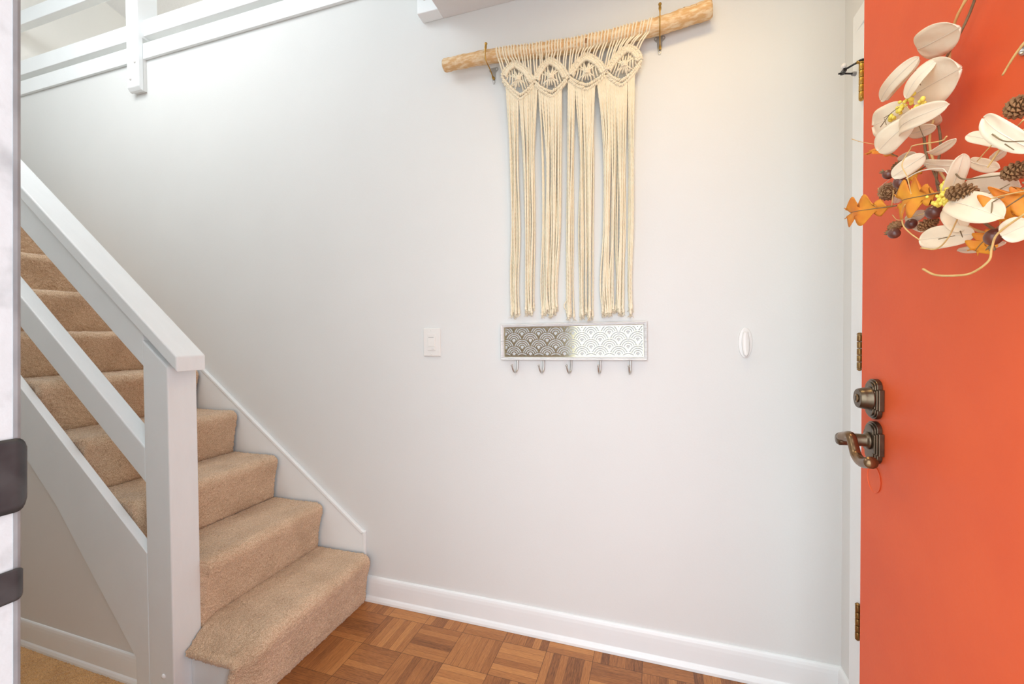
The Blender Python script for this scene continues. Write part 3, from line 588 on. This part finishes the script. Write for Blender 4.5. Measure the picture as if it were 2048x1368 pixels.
def hook_at(x, sideways):
    z = RZ0 + 0.0015
    P = spline([(x, -0.010, z), (x, -0.011, z - 0.026), (x - 0.001 - sideways * .15, -0.014, z - 0.041), (x - 0.004 - sideways * .45, -0.026, z - 0.0475), (x - 0.006 - sideways * .8, -0.040, z - 0.036), (x - 0.007 - sideways, -0.047, z - 0.021)], 26)
    m = MB().tube(P, [0.0032] * 20 + [0.0031, 0.003, 0.0028, 0.0026, 0.0025, 0.0025, 0.0025], 12)
    h = m.build('hook', M_NICKEL, rack, smooth=True)
    MB().ball(P[-1] + np.array([0, -0.001, 0.0022]), 0.0042).build('hook_tip', M_NICKEL, h, smooth=True)
for x, sd in ((-0.4945, 0.004), (-0.3912, 0.003), (-0.2880, 0.003), (-0.1825, -0.004), (-0.0766, -0.003)): hook_at(x, sd)
for dx, dz in ((RX1 - fwid - .0045, RZ1 - fwid - .004), (RX1 - fwid - .0045, RZ0 + fwid + .004), (-0.245, RZ1 - fwid - .0025), (-0.245, RZ0 + fwid + .003)):
    MB().lathe([(0, 0), (.0016, 0), (.0012, .0008), (0, .001)], (dx, pan_y - .0007, dz), (0, -1, 0), 10).build('pin', M_NICKEL, rack, smooth=True)
rack.rotation_euler = (0, -0.0088, 0)

# picture-hook brackets that carry the branch
def bracket(x, z, label, lean, topmat):
    t = thing('branch_hook', label, 'hook', (x, 0, z), 'brass hooks carrying the branch')
    bp_ = MB()
    pts = [(-.0190, .020), (-.0170, .0265), (-.0105, .0290), (.0105, .0290), (.0170, .0265), (.0190, .020), (.0155, .0145), (.0085, .0085), (.0080, -.0120), (.0055, -.0200), (.0045, -.0300), (.0020, -.0345), (-.0020, -.0345), (-.0045, -.0300), (-.0055, -.0200), (-.0080, -.0120), (-.0085, .0085), (-.0155, .0145)]
    rot = lambda p: (x + p[0] + lean * .25 * -p[1], z + p[1])
    bp_.prism([rot(p) for p in pts], 1, -0.0003, -0.0022)
    pl = bp_.build('back_plate', M_PLATE, t, bevel=0.0007)
    pl['label'] = 'grey metal plate'
    for sx_, sz_ in ((-.0125, .0215), (.0125, .0215), (0, -.0235), (0, -.0300)):
        q = rot((sx_, sz_)); MB().lathe([(0, 0), (.0030, 0), (.0026, .0010), (0, .0016)], (q[0], -0.0021, q[1]), (0, -1, 0), 12).build('screw', M_SILVER, pl, smooth=True)
    stem = MB()
    zt_ = 2.205
    P = spline([(x + .001, -0.0035, z - .010), (x + .001, -0.010, z - .0165), (x, -0.045, z + .000), (x - lean, -0.072, zt_ - 0.030), (x - lean, -0.0755, zt_ + 0.0), (x - lean, -0.070, zt_ + 0.022), (x - lean * 1.1, -0.066, zt_ + 0.036)], 40)
    rs = [0.0042 if i < 9 else 0.0019 for i in range(26)] + [0.0019, 0.0022, 0.0030, 0.0036, 0.0044, 0.0048, 0.0046, 0.0042, 0.0040, 0.0042, 0.0048, 0.0055, 0.0056, 0.0048, 0.0025]
    stem.tube(P, rs, 12); st_ = stem.build('hook', M_BRASS, t, smooth=True); st_['label'] = 'brass hook curling up in front of the branch'
bracket(-0.5845, 2.1555, 'brass branch hook nearest the left end of the branch', 0.006, M_BRASS)
bracket(0.0225, 2.1455, 'brass branch hook nearest the right end of the branch', 0.0, M_BRASS)

# ------------------------------------------------------------------ macrame wall hanging
mac = thing('macrame_hanging', 'cream macrame wall hanging with knotted diamonds and long fringe on a wooden branch', 'wall hanging', (-0.30, 0, 2.2))
YB = -0.042
bpts = [(-0.776, 2.206), (-0.70, 2.2065), (-0.59, 2.2035), (-0.45, 2.190), (-0.263, 2.1760), (-0.11, 2.1765), (0.023, 2.1830), (0.10, 2.1925), (0.181, 2.2030)]
BP = spline([(x, YB, z) for x, z in bpts], 110)
BR = [0.0232 + 0.0052 * (i / 110) + 0.0008 * math.sin(i * 0.55) + 0.0006 * math.sin(i * 1.7) for i in range(111)]
BR[0] *= 0.93; BR[-1] *= 0.95
br = MB().tube(BP, BR, 26)
branch = br.build('branch', M_BARK, mac, smooth=True, bevel=0.0)
branch['label'] = 'peeled pale wooden branch'
for x, z, r in ((0.098, 2.211, .0042), (0.134, 2.207, .0038), (-0.22, 2.170, .0085)):
    MB().ball((x, YB - math.sqrt(max(1e-5, .0268 ** 2 - (z - np.interp(x, [b[0] for b in bpts], [b[1] for b in bpts])) ** 2)) + .0012, z), r, axis=(0, 1, 0), stretch=0.35).build('knot', M_CONE, branch, smooth=True)
bz = lambda x: float(np.interp(x, [b[0] for b in BP], [b[2] for b in BP]))
brad = lambda x: float(np.interp(x, [b[0] for b in BP], BR))
CR = 0.0033
def cord(P, r=CR, seg=6): return MB().tube(P, r, seg, lobes=3, twist=420.0, lobe_amp=0.16)
# diamond edges
def quadpt(a, b, bulge, t):
    a = np.array(a); b = np.array(b); m = (a + b) / 2; d = b - a; n = np.array([-d[1], d[0]]); n /= np.linalg.norm(n)
    if n[1] < 0: n = -n
    c = m + n * bulge * 2
    return (1 - t) ** 2 * a + 2 * t * (1 - t) * c + t * t * b
def hitches(m, a, b, bulge, rows, depth, drop=0.0, sz=1.0):
    """a band of small half-hitch knots wound round a carrier cord"""
    Ls = np.linalg.norm(np.array(b) - np.array(a)); n = max(4, int(Ls / 0.0059))
    for row in range(rows):
        for k in range(n):
            t = (k + 0.5 + 0.25 * (row % 2)) / n
            p = quadpt(a, b, bulge, min(t, 1)); q = quadpt(a, b, bulge, min(t + .02, 1)); d = q - p; d /= np.linalg.norm(d) + 1e-9
            nn = np.array([-d[1], d[0]]); nn = -nn if nn[1] < 0 else nn
            c = p - nn * (row * 0.0080) + np.array([0, -drop]) + rng.normal(0, .0005, 2)
            # each hitch: a short fat coil leaning across the band
            ax = nn * 0.92 + d * 0.55 * (1 if row % 2 == 0 else -1); ax /= np.linalg.norm(ax); ln = 0.0048 * sz
            e0 = c - ax * ln; e1 = c + ax * ln; y = -depth + rng.normal(0, .0006)
            m.tube([(e0[0], y + .0035, e0[1]), (e0[0] * .6 + c[0] * .4, y - .0016, e0[1] * .6 + c[1] * .4), (c[0], y - .0028, c[1]), (e1[0] * .6 + c[0] * .4, y - .0016, e1[1] * .6 + c[1] * .4), (e1[0], y + .0035, e1[1])], [.0024, .0032, .0034, .0032, .0024], 7, lobes=3, twist=420, lobe_amp=.12)
        # carrier
    P = [quadpt(a, b, bulge, t) for t in np.linspace(0, 1, 14)]
    m.tube([(p[0], -depth + .003, p[1] - drop) for p in P], .0034, 6)
DEP = 0.045
for L_, T_, R_, B_ in DIAMOND:
    dk = MB()
    L2, T2, R2, B2 = map(np.array, (L_, T_, R_, B_))
    hitches(dk, L2, T2, 0.010, 3, DEP + .004); hitches(dk, T2, R2, 0.010, 3, DEP + .004)
    hitches(dk, L2, B2, -0.006, 1, DEP, 0.0); hitches(dk, B2, R2, -0.006, 1, DEP, 0.0)
    hitches(dk, L2 + np.array([.004, -.015]), B2 + np.array([0, -.0145]), -0.004, 1, DEP - .003, 0.0, 1.3); hitches(dk, B2 + np.array([0, -.0145]), R2 + np.array([-.004, -.015]), -0.004, 1, DEP - .003)
    o = dk.build('knotted_diamond', M_CORD, mac, smooth=True)
    C = (L2 + T2 + R2 + B2) / 4 + np.array([0.001, -0.002])
    for s in (-.30, -.18, -.07, .04, .15, .27):
        top = quadpt(L2, T2, .016, .70 + s * .0) if False else None
        u0 = C + np.array([s * .13, 0.030 - abs(s) * .03]); u1 = C + np.array([s * .10, -0.030 + abs(s) * .035])
        cord([(u0[0], -DEP, u0[1]), (C[0] + s * .04, -DEP - .003, C[1] + .007), (C[0] + s * .03, -DEP - .003, C[1] - .007), (u1[0], -DEP, u1[1])], .0027).build('inner_cord', M_CORD, o, smooth=True)
    for sg_ in (-1, 1):
        E_ = L2 if sg_ < 0 else R2
        for q in (.22, .38, .54, .70):
            u0 = E_ * (1 - q) + T2 * q + (C - E_) * .16; u1 = E_ * (1 - q) + B2 * q + (C - E_) * .05
            mid = (u0 + u1) / 2 + (C - E_) * .04
            cord([(u0[0], -DEP, u0[1]), (mid[0], -DEP - .001, mid[1]), (u1[0], -DEP, u1[1])], .0027).build('inner_cord', M_CORD, o, smooth=True)
    ck = MB()
    for dz in (-.004, .002, .007):
        ck.tube([(C[0] - .0105, -DEP + .001, C[1] + dz), (C[0] - .006, -DEP - .007, C[1] + dz - .001), (C[0], -DEP - .009, C[1] + dz), (C[0] + .006, -DEP - .007, C[1] + dz - .001), (C[0] + .0105, -DEP + .001, C[1] + dz)], .0034, 7)
    ck.build('centre_knot', M_CORD, o, smooth=True)
# upper outline of the knotted band
env = []
for L_, T_, R_, B_ in DIAMOND:
    for a, b in ((L_, T_), (T_, R_)):
        env += [tuple(quadpt(a, b, .010, t)) for t in np.linspace(0, 1, 8)]
env = np.array(env); o_ = np.argsort(env[:, 0]); env = env[o_]
ztop = lambda x: float(np.interp(x, env[:, 0], env[:, 1]))
# loops over the branch
nl = 48
for i in range(nl):
    t = i / (nl - 1)
    x0 = -0.553 + (0.002 + 0.553) * t + random.uniform(-.0028, .0028)
    pair = i // 2; tp = (pair + .5) / (nl / 2)
    xt = -0.5375 + (-0.042 + 0.5375) * tp + (0.0032 if i % 2 else -0.0032)
    zt_ = ztop(xt) - 0.004
    z0 = bz(x0); r0 = brad(x0) + .0012
    P = []
    for a in np.linspace(2.3, -0.95, 12):
        P.append((x0 + (xt - x0) * .30 * ((2.3 - a) / 3.25) ** 2, YB - r0 * math.cos(a), z0 + r0 * math.sin(a)))
    xe, ye, ze = P[-1]
    P.append((xe + (xt - xe) * .55, ye - .001, ze - max(.003, (ze - zt_) * .5)))
    P.append((xt, -DEP - .006, min(zt_ - .002, ze - .006)))
    P = spline(P, 64)
    cord(P, .0028).build('hanging_loop', M_CORD, mac, smooth=True)
# lower outline of the knotted band
low = []
for L_, T_, R_, B_ in DIAMOND:
    L2, R2, B2 = np.array(L_), np.array(R_), np.array(B_)
    for t in np.linspace(0, 1, 8): low.append((L2 + np.array([.004, -.015])) * (1 - t) + (B2 + np.array([0, -.0145])) * t)
    for t in np.linspace(0, 1, 8): low.append((B2 + np.array([0, -.0145])) * (1 - t) + (R2 + np.array([-.004, -.015])) * t)
low = np.array(low); low = low[np.argsort(low[:, 0])]
zlow = lambda x: float(np.interp(x, low[:, 0], low[:, 1]))
for n, t0, t1, m0, m1, b0, b1, zb in FRINGE:
    order = list(range(n)); random.shuffle(order)
    for i in range(n):
        f = (i + .5) / n; g = (order[i] + .5) / n
        fb = .65 * f + .35 * g
        xt = t0 + (t1 - t0) * f; xm = m0 + (m1 - m0) * (.8 * f + .2 * g); xb = b0 + (b1 - b0) * fb
        ze = zb + random.uniform(-.012, .012)
        yl = -0.0075 - 0.006 * (i % 3) - random.uniform(0, .004)
        z1 = zlow(xt) + .002
        P = spline([(xt, -DEP + .004, z1), (xt + (xm - xt) * .3, -0.034 + yl * .15, z1 - .07), (xm + random.gauss(0, .0018), yl - .006, z1 - .26), (xm * .6 + xb * .4 + random.gauss(0, .003), yl - .003, z1 - .50), (xb + random.gauss(0, .002), yl, z1 - .70), (xb + random.gauss(0, .002), yl, ze)], 480)
        r = [CR * random.uniform(.78, .94)] * 462 + [CR * (1 + .4 * q / 19) for q in range(19)]
        c = MB().tube(P, r, 9, lobes=3, twist=400.0, lobe_amp=0.22)
        e = P[-1]
        for q in range(5):  # frayed tip
            c.tube([e, e + np.array([random.gauss(0, .003), random.gauss(0, .0015), -.004]), e + np.array([random.gauss(0, .005), random.gauss(0, .002), -.010 - random.random() * .006])], [.0014, .0010, .0005], 4)
        c.build('fringe_cord', M_CORD, mac, smooth=True)
# one loose strand curling out of the middle bundle
lp = spline([(-0.290, -0.012, 1.295), (-0.300, -0.014, 1.280), (-0.3105, -0.015, 1.262), (-0.3085, -0.015, 1.248), (-0.296, -0.014, 1.236), (-0.288, -0.012, 1.228)], 30)
cord(lp, .0022).build('loose_strand', M_CORD, mac, smooth=True)
# ------------------------------------------------------------------ front door, its hardware, the jamb
XD = 0.423
door = struct(MB().box(XD, XD + 0.044, -1.398, -0.4865, 0.012, 2.045).build('door_1', M_DOORRED, bevel=0.0015), 'open coral red front door carrying the autumn wreath')
def plate(name, yc, zc, hw, hh, mat_):
    """stepped arched escutcheon on the door face: square waist, arched top and bottom"""
    def outline(sw, sh):
        pts = []
        for sgn in (1, -1):
            seq = [(-hw * sw, hh * .52 * sh), (-hw * .74 * sw, hh * .52 * sh), (-hw * .74 * sw, hh * .66 * sh)] + [(hw * .74 * sw * math.sin(a), hh * sh * (.66 + .34 * math.cos(a))) for a in np.linspace(-1.35, 1.35, 11)] + [(hw * .74 * sw, hh * .66 * sh), (hw * .74 * sw, hh * .52 * sh), (hw * sw, hh * .52 * sh)]
            pts += [(yc + sgn * a, zc + sgn * b) for a, b in seq]
        return pts
    m = MB()
    m.prism(outline(1.0, 1.0), 0, XD - 0.0002, XD - 0.0090)
    m.prism(outline(0.90, 0.93), 0, XD - 0.0085, XD - 0.0120)
    m.prism(outline(0.78, 0.84), 0, XD - 0.0115, XD - 0.0145)
    return m.build(name, mat_, door, bevel=0.0010)
YC = -0.5570
dbp = plate('deadbolt', YC, 1.0225, 0.0290, 0.0400, M_BRONZE)
dbp['label'] = 'aged bronze deadbolt with stepped arched plate'
cyl = MB().lathe([(0, 0), (.0235, 0), (.0240, .002), (.0222, .005), (.0210, .012), (.0192, .0195), (.0178, .0212), (0, .0218)], (XD - 0.0140, YC - .004, 1.0235), (-1, 0, 0), 32)
cyl.build('cylinder', M_BRONZE, dbp, smooth='auto')
kh = MB().lathe([(0, 0), (.0085, 0), (.0085, .0012), (.0078, .0018), (0, .0018)], (XD - 0.0358, YC - .004, 1.0235), (-1, 0, 0), 22)
kh.build('keyway_ring', M_BRONZE2, dbp, smooth=True)
MB().box(XD - .0382, XD - .0370, YC - .0052, YC - .0028, 1.0185, 1.0285).build('keyhole', M_DARK, dbp)
lvp = plate('lever_set', YC, 0.9360, 0.0300, 0.0420, M_BRONZE)
lvp['label'] = 'aged bronze lever handle with stepped arched plate'
sh = MB().lathe([(0, 0), (.0172, 0), (.0172, .004), (.0135, .006), (.0125, .008), (.0122, .040), (.0128, .050), (.010, .054), (0, .055)], (XD - 0.0140, YC, 0.9390), (-1, 0, 0), 26)
sh.build('shank', M_BRONZE, lvp, smooth=True)
LV = [(YC + .006, 0.9390)] + [tuple(p) for p in LEVER[1:]]
LP = spline([(XD - 0.0600, y + .006, z) for y, z in LV], 44)
LR = [0.0105 * (0.55 + .45 * min(1, i / 4)) * (1.0 - .18 * math.sin(math.pi * i / 44)) for i in range(45)]
lev = MB().tube(LP, LR, 18)
lev.build('lever', M_BRONZE2, lvp, smooth=True)
MB().ball((XD - 0.043, YC - .0118, 0.9375), 0.0024, axis=(0, 1, 0), stretch=.5).build('set_screw', M_NICKEL, lvp, smooth=True)
# painted-over old bore hole cover under the lever plate
bc = MB(); pr = [(0, 0), (.0255, 0), (.0268, -.0004), (.0272, .0012), (.0262, .0016), (.0248, .0003), (0, .0003)]
bc.lathe([(0, 0.0002), (.0262, 0.0002), (.0272, .0008), (.0275, .0018), (.0268, .0018), (.0262, .0008), (0, .0007)], (XD, -0.5475, 0.8600), (-1, 0, 0), 48)
bc.build('bore_hole_cover', M_DOORRED, door, smooth=False)
# viewer
MB().lathe([(.004, .0005), (.0075, 0), (.0078, .0022), (.0066, .0034), (.0045, .0030), (.0042, .0010)], (XD, -0.9110, 1.4935), (-1, 0, 0), 24).build('peephole', M_NICKEL, door, smooth=True)

# jamb on the latch side: painted reveal with rounded inner edge
XJ = -0.533
jb = MB()
arc = [(XJ - .0048 + .0048 * math.cos(a), YF + .0002 + .0048 * math.sin(a)) for a in np.linspace(0, math.pi / 2, 8)]
jb.prism([(XJ - .035, -1.50), (XJ, -1.50)] + arc + [(XJ - .035, YF + .005)], 2, 0.0, 2.055)
LEAN = lambda z: -0.0455 * (1.1535 - z) + 0.0035      # the old jamb stands a little out of plumb
jb.v = [(x + LEAN(z), y, z) for x, y, z in jb.v]
struct(jb.build('trim_3', M_JAMB, smooth=False), 'chipped white door jamb edge very close to the camera')
ws = MB().prism([(XJ + .0007 - .0015, YF - .0010), (XJ + .0007, YF - .0010), (XJ + .0001, YF + .0020), (XJ - .0016, YF + .0044), (XJ - .0042, YF + .0058), (XJ - .0060, YF + .0058)], 2, 0.0, 2.055)  # grey strip following the rounded inner edge of the jamb
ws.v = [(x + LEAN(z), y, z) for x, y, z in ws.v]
ws.build('edge_strip', M_STRIP, bpy.data.objects['trim_3'], smooth=False)
jr = MB().box(0.468, 0.500, -1.50, -1.3995, 0.0, 2.055); struct(jr.build('trim_4', M_TRIM))
jt = MB().box(-0.560, 0.500, -1.50, -1.3995, 2.0475, 2.075); struct(jt.build('trim_5', M_TRIM))
def strike(name, z0, z1, lip, label):
    m = MB(); n = 20; rows = []
    zc, hh = (z0 + z1) / 2, (z1 - z0) / 2
    prof = [(XJ + .0006, -1.470), (XJ + .0010, -1.39), (XJ + .0016, YF - .001)]
    for a in np.linspace(0.05, math.pi / 2 * 1.25, 9):
        prof.append((XJ - .0048 + .0064 * math.cos(a), YF + .0002 + (.0062 + lip) * math.sin(a)))
    d = np.linspace(0, 1, len(prof))
    for (x, y), t in zip(prof, d):
        # rounded corners towards the lip
        k = min(1.0, max(0.0, (t - .24) / .42)); h = hh * (1 - .30 * k ** 2.2)
        rows.append([(x + LEAN(zc + h * s), y, zc + h * s) for s in np.linspace(-1, 1, 13)])
    o = m.grid(rows).build(name, M_BLACK, None, smooth=True, solid=0.0008, origin=(XJ, YF, zc))
    return tag(o, label, 'strike plate', 'strike plates on the door jamb')
strike('strike_plate', 1.0035, 1.0690, 0.0032, 'upper black strike plate with rounded lip on the white jamb')
strike('strike_plate', 0.9240, 0.9530, 0.0004, 'lower black strike plate painted over at top and bottom on the white jamb')

# ------------------------------------------------------------------ autumn wreath on the door
wr = thing('wreath', 'autumn wreath of cream leaves, orange oak leaves, berries and pine cones on the red door', 'wreath', (0.40, -0.98, 1.45))
def leaf_mesh(A, B, w, n, cup, bend, kind):
    A = Vector(A); B = Vector(B); n = Vector(n); u = (B - A); Lg = u.length; u.normalize(); n = (n - u * n.dot(u)).normalized(); s = n.cross(u)
    rows = []; T = 27 if kind == 'r' else 34
    K = 9 if kind == 'r' else 9
    ph = random.random()
    for i in range(T):
        t = i / (T - 1)
        if kind == 'r': t = .5 - .5 * math.cos(math.pi * t)
        if kind == 'r':
            hw = 0.5 * w * (max(0.0, 1 - abs(2 * (t ** .92) - 1) ** 2.9) ** .5) * (.92 + .16 * t) * (1 + .04 * math.sin(7 * t + ph * 6))
        else:
            env_ = math.sin(math.pi * (t * .93 + .05)) ** .75 * (.75 + .4 * t)
            lob = .30 + .70 * abs(math.sin(math.pi * (t * 3.3 + .2)))
            hw = 0.75 * w * max(.05, env_ * lob) if t > .10 else 0.5 * w * .10
        row = []
        for j in range(K):
            v = -1 + 2 * j / (K - 1)
            fw = 0.0 if kind == 'r' else .13 * Lg * abs(v) * (1 if t < .95 else 0)     # oak lobes sweep forward
            h = .38 * cup * w * (v * v) * (.5 + .5 * t) + bend * Lg * math.sin(math.pi * t) + (0 if kind == 'r' else .05 * w * math.cos(9 * t + 2 * v)) + (.018 * w * math.sin(6 * v + 8 * t + ph * 9))
            hw = max(hw, (.03 if kind == 'r' else .04) * w)
            row.append(A + u * (Lg * t + fw) + s * (hw * v) + n * h)
        rows.append(row)
    return rows
# the far half of the wreath, out of the picture: the same leaves carried on round the ring
RC0 = Vector((0.392, -0.952, 1.455))
for q in range(30):
    a = math.radians(88 + 165 * (q + .5) / 30); rr = .182 + random.uniform(-.035, .045)
    A = RC0 + Vector((random.uniform(-.02, .006), rr * math.cos(a), rr * math.sin(a)))
    if A.y > -1.06 and A.z < 1.66: continue
    d = a + random.choice((-1, 1)) * random.uniform(.5, 1.4); L_ = random.uniform(.05, .08)
    B = A + Vector((random.uniform(-.03, 0), L_ * math.cos(d), L_ * math.sin(d)))
    nv = (-1, random.uniform(-.4, .4), random.uniform(-.3, .3))
    if q % 5 == 3: OAK.append([list(A), list(B), .042, nv, .2, .1])
    else: EUC.append([list(A), list(B), random.uniform(.034, .055), nv, .15, .05])
    if q % 4 == 1: CONE.append((list(A + Vector((-.02, 0, 0))), list(A + Vector((-.025, .04 * math.cos(d), .04 * math.sin(d)))), .034))
    if q % 4 == 2: BERRY.append((list(A + Vector((-.025, .01, .01))), .012))
for A, B, w, n, c_, b_ in EUC:
    rows = leaf_mesh(A, B, w, n, c_, b_, 'r')
    lf = MB().grid(rows).build('round_leaf', M_EUC, wr, smooth=True, solid=0.0007)
    mid = [Vector(r[4]) + Vector(n) * .0005 for r in rows]
    MB().tube(mid, [0.0007 - .0005 * i / len(mid) for i in range(len(mid))], 5).build('vein', M_TWW, lf, smooth=True)
for A, B, w, n, c_, b_ in OAK:
    rows = leaf_mesh(A, B, w, n, c_, b_, 'o')
    lf = MB().grid(rows).build('oak_leaf', M_OAK, wr, smooth=True, solid=0.0007)
    mid = [Vector(r[4]) + Vector(n) * .0005 for r in rows]
    MB().tube(mid, [0.0010 - .0007 * i / len(mid) for i in range(len(mid))], 5).build('vein', M_TWB, lf, smooth=True)
for c, r in BERRY:
    d = Vector((random.uniform(-.4, .1), random.uniform(.1, 1), random.uniform(-.4, .4))).normalized()
    b = MB().ball(c, r, 18, 12, axis=d, stretch=1.12).build('berry', M_BERRY, wr, smooth=True)
    k = MB()
    for q in range(6):
        a = q / 6 * 2 * math.pi; pr_ = d.orthogonal().normalized(); se = d.cross(pr_)
        o_ = pr_ * math.cos(a) + se * math.sin(a); base = Vector(c) + d * r * 1.02
        k.tube([base, base + d * r * .4 + o_ * r * .25, base + d * r * .75 + o_ * r * .5], [r * .22, r * .18, r * .05], 5)
    k.build('calyx', M_TWB, b, smooth=True)
def cone(A, B, wd):
    A = Vector(A); B = Vector(B); ax = (B - A); Lg = ax.length; ax.normalize(); p = ax.orthogonal().normalized(); q = ax.cross(p)
    m = MB(); m.tube([A, A.lerp(B, .5), B], [wd * .2, wd * .28, wd * .08], 8)
    n = 76; rmax = wd / 2
    for k in range(n):
        t = k / n; a = k * 2.39996
        ro = rmax * math.sin(math.pi * (.18 + .78 * t)) ** .8
        o_ = p * math.cos(a) + q * math.sin(a); c = A + ax * Lg * t * .96; sd = ax.cross(o_)
        sw = rmax * .27 * (1 - .4 * t); tip = c + o_ * ro + ax * rmax * .42
        base = c + o_ * ro * .25
        th = ax * rmax * .10
        vs = [base - sd * sw * .4, base + sd * sw * .4, tip + sd * sw - o_ * ro * .2, tip + o_ * ro * .06, tip - sd * sw - o_ * ro * .2]
        vs2 = [v - th for v in vs]
        m.add(vs + vs2, [(0, 1, 2, 3, 4), (9, 8, 7, 6, 5), (0, 5, 6, 1), (1, 6, 7, 2), (2, 7, 8, 3), (3, 8, 9, 4), (4, 9, 5, 0)])
    m.build('pine_cone', M_CONE, wr)
for A, B, wd in CONE: cone(A, B, wd)
for A, B, n in YEL:
    A = Vector(A); B = Vector(B); m = MB()
    for k in range(n * 2):
        t = random.random(); c = A.lerp(B, t) + Vector((random.gauss(0, .003), random.gauss(0, .0035), random.gauss(0, .0035)))
        m.ball(c, random.uniform(.0020, .0032), 8, 6, axis=(random.gauss(0, 1), random.gauss(0, 1), 1), stretch=1.25)
    m.build('seed_cluster', M_YEL, wr, smooth=True)
KM = {'y': M_TWY, 'b': M_TWB, 'w': M_TWW, 'v': M_TWY}
for P, r, k in TWIG:
    Q = spline([np.array(p) + np.array([random.gauss(0, .002), 0, 0]) for p in P], 10 * max(1, len(P) - 1))
    nn = len(Q)
    MB().tube(Q, [.68 * r * (1 - .35 * i / nn) for i in range(nn)], 7).build('twig', KM[k], wr, smooth=True)
# the vine ring that carries it all: two strands twisted round each other, continuing past the picture edge
RC = Vector((0.406, -0.952, 1.455)); RA, RB = 0.182, 0.182
for s in range(2):
    P = []
    for i in range(97):
        a = i / 96 * 2 * math.pi; tw = a * 7 + s * math.pi
        P.append(RC + Vector((.006 * math.cos(tw), (RA + .006 * math.sin(tw)) * math.cos(a), (RB + .006 * math.sin(tw)) * math.sin(a))))
    MB().tube(P, 0.0017, 8, cap=False).build('vine_strand', M_TWY if s else M_TWB, wr, smooth=True)
